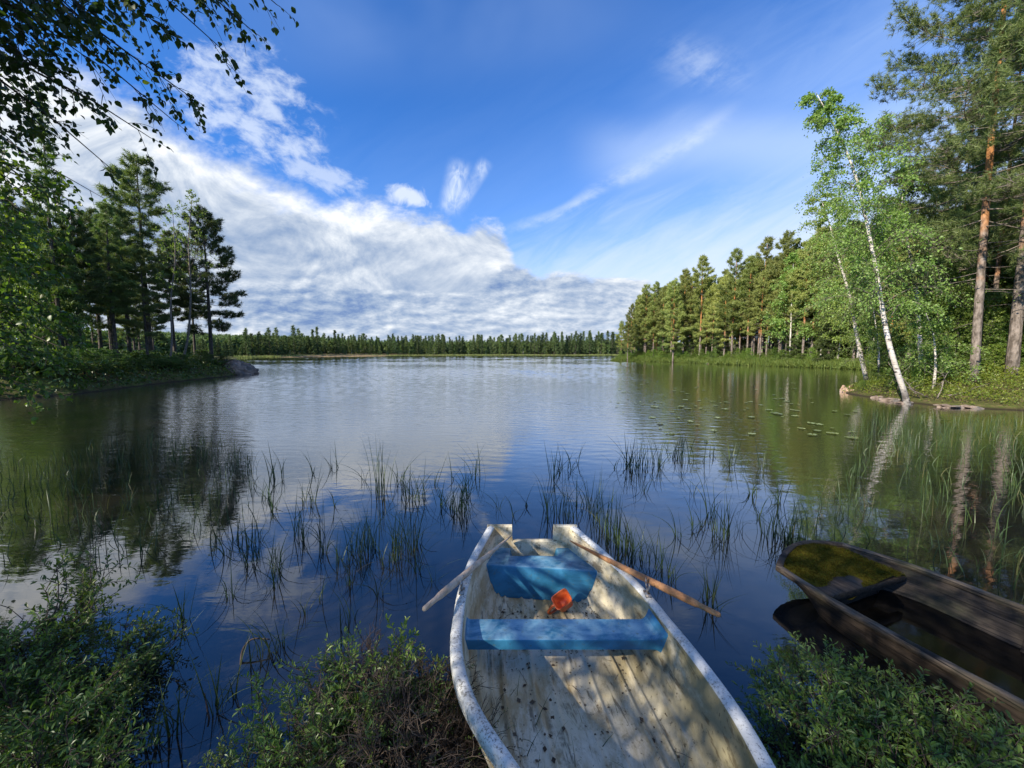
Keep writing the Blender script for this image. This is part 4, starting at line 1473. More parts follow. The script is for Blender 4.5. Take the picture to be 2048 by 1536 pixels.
# ------------------------------------------------------------------ sedges in the water
def sedges():
    r = np.random.default_rng(61)
    protos = []
    for i in range(9):
        mb = MB()
        n = [9, 14, 22, 7, 30, 12, 18, 5, 26][i]
        rad = [0.05, 0.08, 0.13, 0.04, 0.17, 0.10, 0.10, 0.03, 0.15][i]
        a, q = r.uniform(0, 6.28, n), rad * np.sqrt(r.uniform(0, 1, n))
        base = np.stack([np.cos(a) * q, np.sin(a) * q, np.full(n, -0.06)], -1)
        h = r.uniform(0.35, 1.1, n)
        bent = r.uniform(0, 1, n) < 0.32
        blades(mb, base, h, np.abs(r.normal(0.08, 0.10, n)), r.uniform(0, 6.28, n), np.where(bent, r.uniform(1.2, 2.6, n), np.abs(r.normal(0.25, 0.25, n))), r.uniform(0.006, 0.012, n), seg=9)
        me = mb.mesh('sedge_clump%d' % i)
        me.materials.append(M['sedge'])
        protos.append(me)
    D = """554,957,65,1;530,1000,60,0;545,1020,60,3;619,1005,60,1;627,947,45,7;663,937,35,7;675,935,40,7;726,964,50,3;762,985,100,2;796,971,55,5;815,995,60,1;841,998,65,6;868,971,60,3;906,960,40,7;933,990,60,6;957,954,60,5;
885,1012,50,1;909,1018,60,6;923,1030,60,2;995,1019,50,3;1027,1032,40,7;1053,1012,30,7;1094,1019,80,3;595,1073,90,1;608,1080,80,3;643,1073,80,0;670,1012,40,7;725,1094,90,4;742,1100,80,2;776,1128,60,6;790,1090,60,1;810,1107,90,4;830,1094,70,2;834,1142,70,0;
714,1128,50,5;496,1090,70,1;516,1084,70,0;502,1125,60,6;550,1121,60,1;646,1107,60,0;684,1125,60,5;455,1107,50,0;424,1084,40,5;547,1172,50,1;458,1176,40,3;868,1162,50,3;294,1104,40,5;462,1195,40,0;361,1240,48,1;551,1145,45,0;345,1328,40,7;342,1464,60,1;437,1414,60,1;241,1471,60,0;304,1490,40,3;
468,1398,40,7;316,1480,35,3;513,1310,60,5;551,1300,50,0;566,1290,35,3;475,1081,50,1;700,1170,45,3;640,1200,40,7;760,1190,45,0;610,1225,45,3;690,1245,50,5;
1109,957,60,1;1120,937,45,3;1140,940,40,0;1155,930,35,7;1253,930,60,1;1263,937,60,6;1280,933,55,2;1308,933,50,5;1320,933,50,1;1333,903,30,7;1352,916,45,6;1366,920,50,5;1391,920,60,3;1407,923,40,7;1424,913,30,0;1458,930,50,1;1485,937,45,3;1528,937,50,1;1287,985,45,3;1229,937,35,7;
1096,1040,100,3;1123,1032,80,2;1140,1039,60,5;1164,1012,65,6;1185,1032,80,1;1205,1053,110,2;1219,1067,90,6;1236,1087,80,4;1253,1107,70,2;1273,1118,60,6;1301,1128,70,5;1321,1135,70,1;1342,1159,60,1;1383,991,60,3;1422,1032,90,0;1403,1053,45,7;1386,1060,60,3;1357,1073,60,0;1437,1073,80,2;1454,1067,80,1;1482,1063,60,3;1506,991,50,0;1516,1039,45,7;1554,1005,60,1;1540,1073,80,2;1564,1080,70,6;1581,1090,60,1;1601,1087,90,4;1417,1193,40,1;1425,1225,55,1"""
    for row in D.replace('\n', '').split(';'):
        px, py, hp, k = (int(v) for v in row.split(','))
        p = PZ(px, py, 0)
        t = np.linalg.norm(p - [0, 0, CAMH])
        sc = hp / FPX * p[1] * 1.35 / 1.0
        o = bpy.data.objects.new('sedge_clump', protos[k])
        COL.objects.link(o)
        o.location = p
        o.rotation_euler = (0, 0, r.uniform(0, 6.28))
        w = max(0.75, min(1.25, p[1] / 4.5))
        o.scale = (w, w, min(1.05, max(0.35, sc)))
        if px < 1075:
            if py < 1030:
                lab, g = 'sedge clump in the outer rows beyond the white boat, before the pale water', 'sedge clumps in the outer rows towards open water'
            elif py < 1150:
                lab, g = 'sedge clump standing in dark blue water left of the white boat stern', 'sedge clumps left of the boat stern'
            else:
                lab, g = 'small sedge clump in the dark near water between left bank and white boat', 'sedge clumps in the near dark water'
        else:
            if py < 1000:
                lab, g = 'thin sedge clump at the edge of the green forest reflection', 'sedge clumps at the edge of the forest reflection'
            elif px < 1350:
                lab, g = 'sedge clump behind the mossy side of the white boat stern', 'sedge clumps right behind the boat stern'
            else:
                lab, g = 'sedge clump between the stern of the white boat and the old wooden boat', 'sedge clumps between the two boats'
        tag(o, lab, 'water plant', g)
    # dense beds nobody could count
    def bed(name, poly, n, hmin, hmax, curl):
        poly = np.array([PZ(a, b, 0)[:2] for a, b in poly])
        lo, hi = poly.min(0), poly.max(0)
        P = r.uniform(lo, hi, (n * 6, 2))
        ins = np.zeros(len(P), bool)
        for a, b in zip(poly, np.roll(poly, -1, 0)):
            c = (a[1] > P[:, 1]) != (b[1] > P[:, 1])
            with np.errstate(divide='ignore', invalid='ignore'):
                ins ^= c & (P[:, 0] < (b[0] - a[0]) * (P[:, 1] - a[1]) / (b[1] - a[1]) + a[0])
        P = P[ins]
        cl = (np.sin(P[:, 0] * 2.3 + 1) * np.cos(P[:, 1] * 2.9) + np.sin(P[:, 0] * 5.1 - P[:, 1] * 4.3)) * 0.5
        P = P[r.uniform(-0.9, 1.0, len(P)) < cl + 0.1][:n]
        m = len(P)
        mb = MB()
        bent = r.uniform(0, 1, m) < 0.3
        blades(mb, np.c_[P, np.full(m, -0.05)], r.uniform(hmin, hmax, m), np.abs(r.normal(0.12, 0.15, m)), r.uniform(0, 6.28, m), np.where(bent, r.uniform(1.0, 2.4, m), np.abs(r.normal(0.4, 0.35, m))), r.uniform(0.006, 0.011, m), seg=7)
        o = obj(name, mb, M['sedge'])
        o['kind'] = 'stuff'
    bed('sedge_bed', [(1610, 1075), (1640, 985), (1720, 930), (1700, 860), (1740, 818), (1900, 835), (2150, 840), (2300, 900), (2300, 1120), (2048, 1190), (1900, 1150), (1760, 1085), (1690, 1085)], 1600, 0.20, 0.46, 0)
    bed('sedge_bed', [(-120, 900), (60, 925), (250, 880), (430, 880), (520, 920), (510, 1010), (440, 1060), (300, 1080), (210, 1130), (120, 1135), (-60, 1160)], 850, 0.18, 0.45, 0)


sedges()


def lily_pads():
    r = np.random.default_rng(71)
    n = 26
    a = np.linspace(0.16, 2 * np.pi - 0.16, n)
    protos = []
    for k in range(3):
        mb = MB()
        rim = np.stack([np.cos(a) * (1 + 0.05 * r.normal(size=n)), 0.82 * np.sin(a), 0.012 + 0.02 * r.uniform(0, 1, n)], -1)
        mb.put(np.vstack([[0.1, 0, 0.008], rim]), np.array([(0, i, i + 1) for i in range(1, n)]))
        me = mb.mesh('lily_pad%d' % k)
        me.materials.append(M['lily'])
        protos.append(me)
    m = 0
    while m < 120:
        if r.uniform() < 0.6:
            px, py = r.normal(1470, 130), r.normal(800, 32)
        else:
            px, py = r.uniform(1230, 1740), r.uniform(745, 880)
        if not (738 < py < 905) or px > 1735 or px < 1215 or py > 770 + (px - 1215) * 0.6 + 40 or (px > 1640 and 765 < py < 800):
            continue
        p = PZ(px, py, 0)
        if lake_sd([p[:2]])[0] > -0.6:
            continue
        s = r.uniform(0.045, 0.14)
        o = bpy.data.objects.new('lily_pad', protos[m % 3])
        COL.objects.link(o)
        o.location = (p[0], p[1], 0.004)
        o.scale = (s, s, 1)
        o.rotation_euler = (0, 0, r.uniform(0, 6.28))
        tag(o, 'small pale lily pad floating on the green forest reflection', 'lily pad', 'lily pads on the forest reflection')
        m += 1


lily_pads()


# ------------------------------------------------------------------ the white rowing boat
ZG = ([-0.6, -0.2, 0.4, 1.2, 2.1, 2.6, 3.05], [0.95, 0.88, 0.73, 0.575, 0.485, 0.515, 0.575])


def zg(Y):
    return np.interp(Y, *ZG)


def on_gunwale(px, py):
    z = 0.5
    for _ in range(60):
        q = PZ(px, py, z)
        z = 0.5 * z + 0.5 * zg(q[1])
    return q


def hull_mat():
    m, N, b = mat('weathered_gelcoat')
    o = N.coord('Object')
    x, y, z = N.sep(o)
    st = N.noise(N.vm('MULTIPLY', o, (1, 0.35, 1)), 5, 8, 0.7, 0.4)
    sp = N.noise(o, 38, 6, 0.7)
    sp2 = N.noise(o, 90, 4, 0.7)
    big = N.noise(o, 2.2, 5, 0.6, 0.5)
    c = N.mix(N.ss(big, 0.35, 0.65), (0.58, 0.51, 0.35), (0.68, 0.615, 0.48))
    c = N.mix(N.mul(N.ss(st, 0.44, 0.64), 0.85), c, (0.30, 0.235, 0.125))
    c = N.mix(N.mul(N.ss(N.noise(N.vm('MULTIPLY', o, (1, 0.7, 1)), 14, 8, 0.78, 0.2), 0.54, 0.66), 0.5), c, (0.14, 0.115, 0.06))
    # green algae on the side towards the wooden boat
    al = N.mul(N.ss(x, 0.20, 0.70), N.ss(N.noise(N.vm('MULTIPLY', o, (1, 0.6, 1)), 3.2, 8, 0.72), 0.34, 0.56))
    c = N.mix(N.mul(al, 0.9), c, (0.15, 0.13, 0.05))
    c = N.mix(N.mul(N.ss(sp, 0.58, 0.68), N.ss(big, 0.3, 0.6)), c, (0.07, 0.055, 0.03))
    c = N.mix(N.mul(N.ss(sp2, 0.62, 0.70), 0.7), c, (0.05, 0.04, 0.025))
    # dirt lines lying in the strakes along the boat
    g = N.noise(N.vm('MULTIPLY', N.xyz(N.add(x, N.mul(y, 0.16)), N.mul(y, 0.12), z), (1, 1, 1)), 16, 5, 0.7)
    c = N.mix(N.mul(N.mul(N.ss(g, 0.55, 0.62), 0.75), N.ss(N.noise(o, 6, 5, 0.7), 0.38, 0.55)), c, (0.085, 0.062, 0.030))
    c = N.mix(N.mul(N.mul(N.ss(x, 0.22, -0.08), N.ss(N.noise(N.vm('MULTIPLY', o, (1, 0.3, 1)), 8, 6, 0.7), 0.45, 0.6)), 0.7), c, (0.36, 0.25, 0.11))
    for (ax_, ay_, rx_, ry_) in (tuple(PZ(1182, 1396, 0.19)[:2]) + (0.085, 0.050), tuple(PZ(1137, 1492, 0.22)[:2]) + (0.052, 0.045)):
        ex = N.mul(N.sub(x, float(ax_)), 1 / rx_)
        ey = N.mul(N.sub(y, float(ay_)), 1 / ry_)
        rr = N.add(N.m('SQRT', N.add(N.mul(ex, ex), N.mul(ey, ey))), N.mul(N.sub(N.noise(o, 14, 4, 0.6), 0.5), 1.3))
        c = N.mix(N.mul(N.ss(rr, 1.0, 0.93), N.ss(sp, 0.62, 0.52)), c, (0.42, 0.45, 0.55))
    # leaf litter and silt that gathered on the sole
    lit = N.voronoi(o, 26)
    c = N.mix(N.mul(N.ss(lit, 0.20, 0.10), N.ss(N.noise(o, 4.5, 4, 0.6), 0.52, 0.62)), c, (0.085, 0.055, 0.025))
    setp(N, b, c, N.ss(st, 0.3, 0.7, 0.42, 0.75), 0.4, N.add(sp, N.mul(st, 0.5)), 0.25, 0.01)
    return m


def rim_mat():
    m, N, b = mat('lichen_spotted_gelcoat')
    o = N.coord('Object')
    sp = N.noise(o, 30, 7, 0.75)
    big = N.noise(o, 3.5, 4, 0.6)
    c = N.mix(N.ss(N.noise(o, 8, 5), 0.35, 0.65), (0.46, 0.46, 0.44), (0.60, 0.60, 0.58))
    c = N.mix(N.mul(N.ss(N.add(N.noise(o, 75, 7, 0.8), N.mul(big, 0.30)), 0.67, 0.76), 0.85), c, (0.09, 0.08, 0.06))
    c = N.mix(N.mul(N.ss(N.noise(o, 14, 6, 0.7), 0.55, 0.68), 0.5), c, (0.34, 0.33, 0.28))
    setp(N, b, c, 0.6, 0.35, sp, 0.3, 0.008)
    return m


def blue_mat():
    m, N, b = mat('worn_blue_paint')
    o = N.coord('Object')
    n = N.noise(N.vm('MULTIPLY', o, (1, 1.6, 1)), 4.5, 7, 0.65, 0.6)
    f = N.noise(o, 22, 6, 0.7)
    c = N.mix(N.ss(n, 0.32, 0.68), (0.018, 0.115, 0.210), (0.045, 0.225, 0.400))
    z = N.n.new('ShaderNodeNewGeometry')
    nz = N.sep(z.outputs['Normal'])[2]
    c = N.mix(N.mul(N.mul(N.ss(nz, 0.6, 0.9), N.ss(N.add(n, N.mul(f, 0.5)), 0.56, 0.86)), N.ss(N.sep(o)[1], 2.4, 2.6, 0.6, 1.0)), c, (0.27, 0.41, 0.48))
    c = N.mix(N.mul(N.ss(f, 0.58, 0.70), 0.65), c, (0.10, 0.14, 0.11))
    c = N.mix(N.mul(N.ss(N.noise(o, 60, 4, 0.7), 0.62, 0.72), 0.6), c, (0.05, 0.06, 0.05))
    setp(N, b, c, N.ss(n, 0.3, 0.7, 0.35, 0.6), 0.4, f, 0.15, 0.006)
    return m


def oar_mat(name, c1, c2):
    m, N, b = mat(name)
    o = N.coord('Object')
    v = N.vm('MULTIPLY', o, (1, 1, 1))
    n = N.noise(v, 10, 6, 0.65, 0.3)
    f = N.noise(N.vm('MULTIPLY', o, (60, 8, 60)), 1, 5, 0.6)
    c = N.mix(N.ss(n, 0.35, 0.65), c1, c2)
    c = N.mix(N.mul(N.ss(f, 0.5, 0.7), 0.5), c, tuple(v * 0.4 for v in c1))
    setp(N, b, c, 0.6, 0.3, f, 0.3, 0.004)
    return m


def metal_mat():
    m, N, b = mat('grey_galvanised')
    o = N.coord('Object')
    c = N.mix(N.ss(N.noise(o, 40, 5, 0.7), 0.45, 0.62), (0.30, 0.30, 0.30), (0.16, 0.10, 0.06))
    setp(N, b, c, 0.5, 0.5)
    b.inputs['Metallic'].default_value = 0.6
    return m


def white_boat():
    Lp = [(975, 1053), (935, 1120), (912, 1190), (898, 1280), (905, 1350), (928, 1415), (965, 1475), (1010, 1536)]
    Rp = [(1155, 1056), (1215, 1105), (1275, 1160), (1330, 1220), (1395, 1300), (1450, 1370), (1500, 1440), (1535, 1500), (1555, 1536)]
    L = np.array([on_gunwale(*a) for a in Lp])
    R = np.array([on_gunwale(*a) for a in Rp])
    L = np.vstack([L, [(0.13, 0.93, 0), (0.32, 0.66, 0), (0.50, 0.42, 0), (0.64, 0.26, 0)]])
    R = np.vstack([R, [(0.865, 0.93, 0), (0.82, 0.66, 0), (0.755, 0.42, 0), (0.68, 0.26, 0)]])
    Y = np.linspace(3.05, 0.26, 64)

    def sm(P):
        o = np.argsort(P[:, 1])
        x = np.interp(Y, P[o, 1], P[o, 0])
        for _ in range(6):
            x[1:-1] = (x[:-2] + 2 * x[1:-1] + x[2:]) / 4
        return x
    xl, xr = sm(L), sm(R)
    fl = np.interp(Y, [0.25, 0.6, 1.2, 2.0, 3.05], [0.62, 0.36, 0.20, 0.14, 0.15])
    ob = np.interp(Y, [0.25, 0.6, 1.2, 2.0, 3.05], [0.45, 0.20, 0.06, -0.06, -0.08])
    G = zg(Y)
    c, hw = (xl + xr) / 2, (xr - xl) / 2
    rim = np.minimum(0.062, hw * 0.6)
    hi = hw - rim

    def prof(a):
        """height fraction of the inner skin at lateral fraction a"""
        a = np.abs(a)
        g = np.clip((a - 0.50) / 0.50, 0, 1) ** 4.2
        for p, w, h in ((0.60, 0.020, 0.045), (0.72, 0.016, 0.055), (0.84, 0.012, 0.060), (0.30, 0.024, 0.038), (0.12, 0.022, 0.022)):
            g = g + h * np.exp(-((a - p) / w) ** 2)
        return np.where(a > 0.999, 1.0, g)

    def inner(x, y):
        """inner skin height at world x, y"""
        i = np.interp(y, Y[::-1], np.arange(len(Y))[::-1])
        a = (x - np.interp(i, np.arange(len(Y)), c)) / np.interp(i, np.arange(len(Y)), hi)
        f, g = np.interp(i, np.arange(len(Y)), fl), np.interp(i, np.arange(len(Y)), G)
        return f + (g - f) * prof(np.clip(a, -1, 1))
    t = thing('rowing_boat', (float(c[20]), 2.0, 0.0), 'worn white fibreglass rowing boat with blue seats, pulled up on the bank', 'boat')
    # hull skin
    A = np.concatenate([-np.linspace(1, 0.9, 14)[:-1], np.linspace(-0.9, 0.9, 130), np.linspace(0.9, 1, 14)[1:]])
    V = np.stack([c[:, None] + hi[:, None] * A[None], np.repeat(Y[:, None], len(A), 1), fl[:, None] + (G - 0.004 - fl)[:, None] * prof(A)[None]], -1)
    mb = MB()
    mb.grid(V)
    # outer skin, below the rim
    B = np.linspace(-1, 1, 40)
    go = np.clip(np.abs(B), 0, 1) ** 4.2
    ho = hw - 0.012
    V = np.stack([c[:, None] + ho[:, None] * B[None], np.repeat(Y[:, None] + 0.0, 40, 1), ob[:, None] + (G - 0.02 - ob)[:, None] * go[None]], -1)
    mb.grid(V[:, ::-1])
    obj('hull', mb, M['hull'], t)
    # rim: rounded flange all along both sides
    mb = MB()
    for sx, xe in ((-1, xl), (1, xr)):
        cs_ = np.array([(-1.0, -0.030), (-1.0, -0.004), (-0.86, 0.006), (-0.5, 0.010), (-0.15, 0.006), (0.0, -0.006), (0.02, -0.05), (-0.06, -0.052)])
        xx = xe[:, None] + sx * rim[:, None] * cs_[None, :, 0]
        V = np.stack([xx, np.repeat(Y[:, None], len(cs_), 1), G[:, None] + cs_[None, :, 1]], -1)
        mb.grid(V if sx < 0 else V[:, ::-1])
        # closed end at the transom
        e = V[0]
        mb.put(e, np.array([list(range(len(cs_)))]))
    obj('gunwale', mb, M['rim'], t)
    # transom with motor notch
    y1, y0 = 3.085, 3.045
    xs = np.unique(np.concatenate([np.linspace(xl[0] + 0.002, xr[0] - 0.002, 40), [0.0, 0.004, 0.338, 0.342]]))
    top = np.where((xs > 0.002) & (xs < 0.340), 0.463, G[0] + 0.013)
    bot = np.array([ob[0] + (G[0] - 0.03 - ob[0]) * min(1, abs((q - c[0]) / hw[0])) ** 4.2 for q in xs]) - 0.004
    bot = np.minimum(bot, top - 0.01)
    mb = MB()
    ring = np.stack([np.stack([xs, np.full_like(xs, y1), bot], -1), np.stack([xs, np.full_like(xs, y1), top - 0.008], -1), np.stack([xs, np.full_like(xs, y1 - 0.008), top], -1),
                     np.stack([xs, np.full_like(xs, y0 + 0.008), top], -1), np.stack([xs, np.full_like(xs, y0), top - 0.008], -1), np.stack([xs, np.full_like(xs, y0), bot], -1)], 1)
    mb.grid(ring)
    for e in (ring[0], ring[-1]):
        mb.put(e, np.array([[0, 1, 2, 3, 4, 5]]))
    obj('transom', mb, M['hull'], t, smooth=False)
    # stern bench: front face follows the hull, top has the recess before the transom
    zt = 0.402
    fx0, fx1 = -0.243, 0.684
    xs = np.linspace(fx0, fx1, 60)
    yf = np.interp(xs, [fx0, fx1], [2.80, 2.70])
    bz = np.minimum(inner(xs, yf) + 0.004, zt - 0.004)
    mb = MB()
    front = np.stack([np.stack([xs, yf, bz], -1), np.stack([xs, yf, np.maximum(bz, zt - 0.012)], -1), np.stack([xs, yf + 0.004, np.full_like(xs, zt - 0.003)], -1), np.stack([xs, yf + 0.014, np.full_like(xs, zt)], -1)], 1)
    mb.grid(front)
    obj('bench_front', mb, M['blue'], t)
    mb = MB()
    n = 90
    yb = 3.044
    ys = np.linspace(0, 1, 24)
    uu = np.unique(np.concatenate([np.linspace(0, 1, n), [0.3, 0.31, 0.69, 0.70]]))
    Vt = []
    for k in ys:
        f0, f1 = fx0, fx1
        b0, b1 = xl[0] + 0.055, xr[0] - 0.055
        x = (1 - uu) * (f0 + (b0 - f0) * k) + uu * (f1 + (b1 - f1) * k)
        yy = (1 - k) * (np.interp(x, [fx0, fx1], [2.80, 2.70]) + 0.014) + k * yb
        rec = sstep(x, -0.02, 0.005) * sstep(x, 0.365, 0.34) * sstep(yy, 2.925, 2.945)
        Vt.append(np.stack([x, yy, zt - 0.075 * rec], -1))
    mb.grid(np.array(Vt))
    obj('stern_bench', mb, M['blue'], t)
    # thwart with flared ends
    mb = MB()
    za, zb = 0.420, 0.362
    xs = np.linspace(-0.315, 0.945, 80)
    def thw(xs):
        e = np.clip((xs - 0.87) / 0.075, 0, 1) ** 2 * 0.05
        e0 = np.clip((-0.285 - xs) / 0.03, 0, 1) ** 2 * 0.02
        e = e + e0
        yf_, yb_ = 2.005 - e * 0.6, 2.175 + e * 0.5
        lim = np.minimum(xs, 1)
        pts = [(yf_, zb + e * -0.6), (yf_, za - 0.006 + e), (yf_ + 0.002, za - 0.002 + e), (yf_ + 0.006, za + e), (yb_ - 0.006, za + e), (yb_ - 0.002, za - 0.002 + e), (yb_, za - 0.006 + e), (yb_, zb + e * -0.6)]
        return np.stack([np.stack([xs, np.broadcast_to(a, xs.shape), np.broadcast_to(b, xs.shape)], -1) for a, b in pts], 1)
    Tm = thw(xs)
    # shear the thwart ends to the hull: the side slopes away towards the bow end
    xe_l = np.interp(Tm[..., 1], Y[::-1], (c - hi)[::-1]) + 0.004
    xe_r = np.interp(Tm[..., 1], Y[::-1], (c + hi)[::-1]) - 0.004
    Tm[..., 0] = xe_l + (Tm[..., 0] - xs[0]) / (xs[-1] - xs[0]) * (xe_r - xe_l)
    mb.grid(Tm)
    i0 = Tm[:, [0, -1]]
    mb.grid(i0[:, ::-1])
    obj('thwart', mb, M['blue'], t, smooth=False)
    # rowlocks
    for nm, px, py, sgn in (('rowlock', 918, 1186, -1), ('rowlock', 1306, 1192, 1)):
        p = on_gunwale(px, py)
        edge = np.interp(p[1], Y[::-1], (xl if sgn < 0 else xr)[::-1]) - sgn * 0.03
        p = np.array([edge, p[1], zg(p[1]) + 0.008])
        mb = MB()
        mb.box(p + [-0.016, -0.03, -0.004], p + [0.016, 0.03, 0.012])
        mb.tube([p + [0, 0, 0], p + [0, 0, 0.045]], 0.008, 8)
        a = np.linspace(-2.75, -0.39, 14)
        U = np.stack([np.zeros(14), 0.034 * np.cos(a), 0.075 + 0.036 * np.sin(a)], -1)
        U = np.vstack([U[0] + [0, 0, 0.03], U, U[-1] + [0, 0, 0.03]])
        mb.tube(p + U, 0.006, 7)
        obj(nm, mb, M['metal'], t)
    # leaf litter and twigs lying on the sole
    r = np.random.default_rng(88)
    mb = MB()
    n = 420
    yy = np.concatenate([r.uniform(0.9, 2.7, 260), r.normal(2.55, 0.12, 160).clip(2.2, 2.68)])
    ci, hi_ = np.interp(yy, Y[::-1], c[::-1]), np.interp(yy, Y[::-1], hi[::-1])
    fr = np.where(r.uniform(0, 1, n) < 0.6, r.choice([-0.62, -0.33, 0.15, 0.33, 0.62, 0.74], n) + r.normal(0, 0.025, n), r.uniform(-0.6, 0.78, n))
    xx = ci + hi_ * fr
    zz = inner(xx, yy) + 0.004
    dd = norm(r.normal(size=(n, 3)) * [1, 1, 0.12])
    mb.scatter(*LEAF4, np.stack([xx, yy, zz], -1), up_frames(dd, r, 0.2), np.where(r.uniform(0, 1, n) < 0.75, r.uniform(0.006, 0.016, n), r.uniform(0.016, 0.034, n)))
    for k in range(16):
        i = r.integers(0, n)
        a0 = np.array([xx[i], yy[i], zz[i] + 0.003])
        v = np.array([r.normal(), r.normal(), 0.0])
        v /= np.linalg.norm(v)
        e = a0 + v * r.uniform(0.04, 0.11)
        e[2] = float(inner(e[0], e[1])) + 0.005
        mb.tube([a0, (a0 + e) / 2 + [0, 0, 0.004], e], 0.0012, 3)
    lo = obj('leaf_litter', mb, M['dry'], t, smooth=False)
    lo['kind'] = 'stuff'
    # bow thwart knee and eye near the stem (outside the frame but part of the boat)
    return inner


M['hull'] = hull_mat()
M['rim'] = rim_mat()
M['blue'] = blue_mat()
M['metal'] = metal_mat()
M['oar_grey'] = oar_mat('weathered_oar', (0.36, 0.26, 0.18), (0.50, 0.40, 0.31))
M['oar_brown'] = oar_mat('varnished_oar', (0.28, 0.13, 0.055), (0.50, 0.25, 0.11))
BOAT_IN = white_boat()


def oar(label, handle, tip, mt, blade_len, bw, roll):
    h, q = np.array(handle), np.array(tip)
    d = norm(q - h)
    Lt = np.linalg.norm(q - h)
    t = thing('oar', tuple(h), label, 'oar', 'oars lying in the white boat')
    mb = MB()
    s = np.array([0.0, 0.01, 0.12, 0.13, 0.15, 0.3, Lt - blade_len - 0.05, Lt - blade_len + 0.1])
    rr = np.array([0.010, 0.0145, 0.0150, 0.0175, 0.0205, 0.0225, 0.019, 0.014])
    mb.tube(h + d * s[:, None], rr, 14)
    obj('shaft', mb, mt, t)
    # blade
    side = norm(np.cross(d, [0, 0, 1.0]))
    upv = np.cross(side, d)
    a, b = math.cos(roll), math.sin(roll)
    side, upv = side * a + upv * b, upv * a - side * b
    s = np.linspace(0, 1, 16)
    w = bw * (0.018 / bw + (1 - 0.018 / bw) * sstep(s, 0, 0.35)) * np.where(s > 0.93, 0.94, 1.0)
    th = 0.017 * (1 - 0.72 * s) + 0.001
    base = h + d * (Lt - blade_len + s * blade_len)[:, None]
    prof = [(-1, 0), (-0.85, 0.6), (0, 1.0), (0.85, 0.6), (1, 0), (0.85, -0.6), (0, -1.0), (-0.85, -0.6)]
    V = np.stack([base + side[None] * (w * u_)[:, None] + upv[None] * (th * v_)[:, None] for u_, v_ in prof + prof[:1]], 1)
    m2 = MB()
    m2.grid(V)
    m2.put(V[-1][:-1], np.array([list(range(8))]))
    obj('blade', m2, mt, t)


oar('grey weathered oar with its grip out over the reeds on the bank twig side', PZ(847, 1219, 0.60), PY(1018, 1075, 2.98), M['oar_grey'], 0.36, 0.048, 0.75)
oar('brown varnished oar with its grip out towards the old wooden boat', PZ(1440, 1231, 0.60), PY(1147, 1086, 2.96), M['oar_brown'], 0.40, 0.052, -0.7)


def bailer():
    m, N, b = mat('orange_plastic')
    o = N.coord('Object')
    c = N.mix(N.ss(N.noise(o, 18, 5, 0.6), 0.4, 0.65), (0.50, 0.085, 0.020), (0.62, 0.13, 0.035))
    setp(N, b, c, 0.4, 0.5)
    p = PZ(1124, 1203, 0.19)
    p[1] -= 0.075
    p[2] = float(BOAT_IN(p[0], p[1])) + 0.075
    t = thing('bailer', tuple(p + np.array([0, 0, 0.005])), 'orange plastic bailing scoop lying on the sole against the blue bench', 'scoop', sc=0.84)
    rot = Matrix.Rotation(math.radians(-24), 4, 'Y') @ Matrix.Rotation(math.radians(33), 4, 'X') @ Matrix.Rotation(math.radians(12), 4, 'Z')
    t.rotation_euler = rot.to_euler()

    def ring(cx, a, bq, z, n=28, pw=5.0):
        th = np.linspace(0, 2 * np.pi, n, endpoint=False)
        ca, sa = np.cos(th), np.sin(th)
        return np.stack([cx + a * np.sign(ca) * np.abs(ca) ** (2 / pw), bq * np.sign(sa) * np.abs(sa) ** (2 / pw), np.full(n, z)], -1)
    lay = [(0, 0.001, 0.001, -0.055), (0, 0.055, 0.044, -0.055), (0, 0.062, 0.050, -0.048), (0, 0.074, 0.060, 0.055), (0, 0.079, 0.065, 0.060), (0, 0.077, 0.063, 0.064), (0, 0.070, 0.056, 0.058), (0, 0.058, 0.046, -0.044), (0, 0.001, 0.001, -0.048)]
    V = np.array([ring(*l) for l in lay])
    V = np.concatenate([V, V[:, :1]], 1)
    mb = MB()
    mb.grid(V)
    o = obj('bowl', mb, m, t, origin=(0, 0, 0), loc=(0, 0, 0))
    # loop handle on the left
    mb = MB()
    P = np.array([(-0.072, 0.0, 0.050), (-0.105, 0, 0.046), (-0.145, 0, 0.018), (-0.158, 0, -0.012), (-0.135, 0, -0.036), (-0.10, 0, -0.036), (-0.064, 0, -0.030)])
    P = polyline(P, np.linspace(0, 1, 26))
    for _ in range(3):
        P[1:-1] = (P[:-2] + 2 * P[1:-1] + P[2:]) / 4
    mb.tube(P, 0.0105, 10)
    obj('handle', mb, m, t, origin=(0, 0, 0), loc=(0, 0, 0))


bailer()


# ------------------------------------------------------------------ the old wooden boat
def wood_mat(name, c1, c2, ax=(1, 1, 1)):
    m, N, b = mat(name)
    o = N.coord('Object')
    x, y, z = N.sep(o)
    al = N.add(N.mul(x, 0.42), N.mul(y, -0.91))
    ac = N.add(N.mul(x, 0.91), N.mul(y, 0.42))
    g = N.noise(N.xyz(N.mul(ac, 18), N.mul(al, 1.8), N.mul(z, 30)), 1.4, 7, 0.65, 0.5)
    n = N.noise(o, 4, 5, 0.6)
    c = N.mix(N.ss(g, 0.35, 0.65), c1, c2)
    seam = N.m('ABSOLUTE', N.sub(N.m('FRACT', N.add(N.mul(z, 9.0), N.mul(N.noise(o, 1.5, 2), 0.25))), 0.5))
    c = N.mix(N.ss(seam, 0.035, 0.015), c, (0.006, 0.005, 0.004))
    c = N.mix(N.mul(N.ss(n, 0.5, 0.68), 0.6), c, (0.035, 0.038, 0.02))
    setp(N, b, c, 0.75, 0.3, g, 0.6, 0.01)
    return m


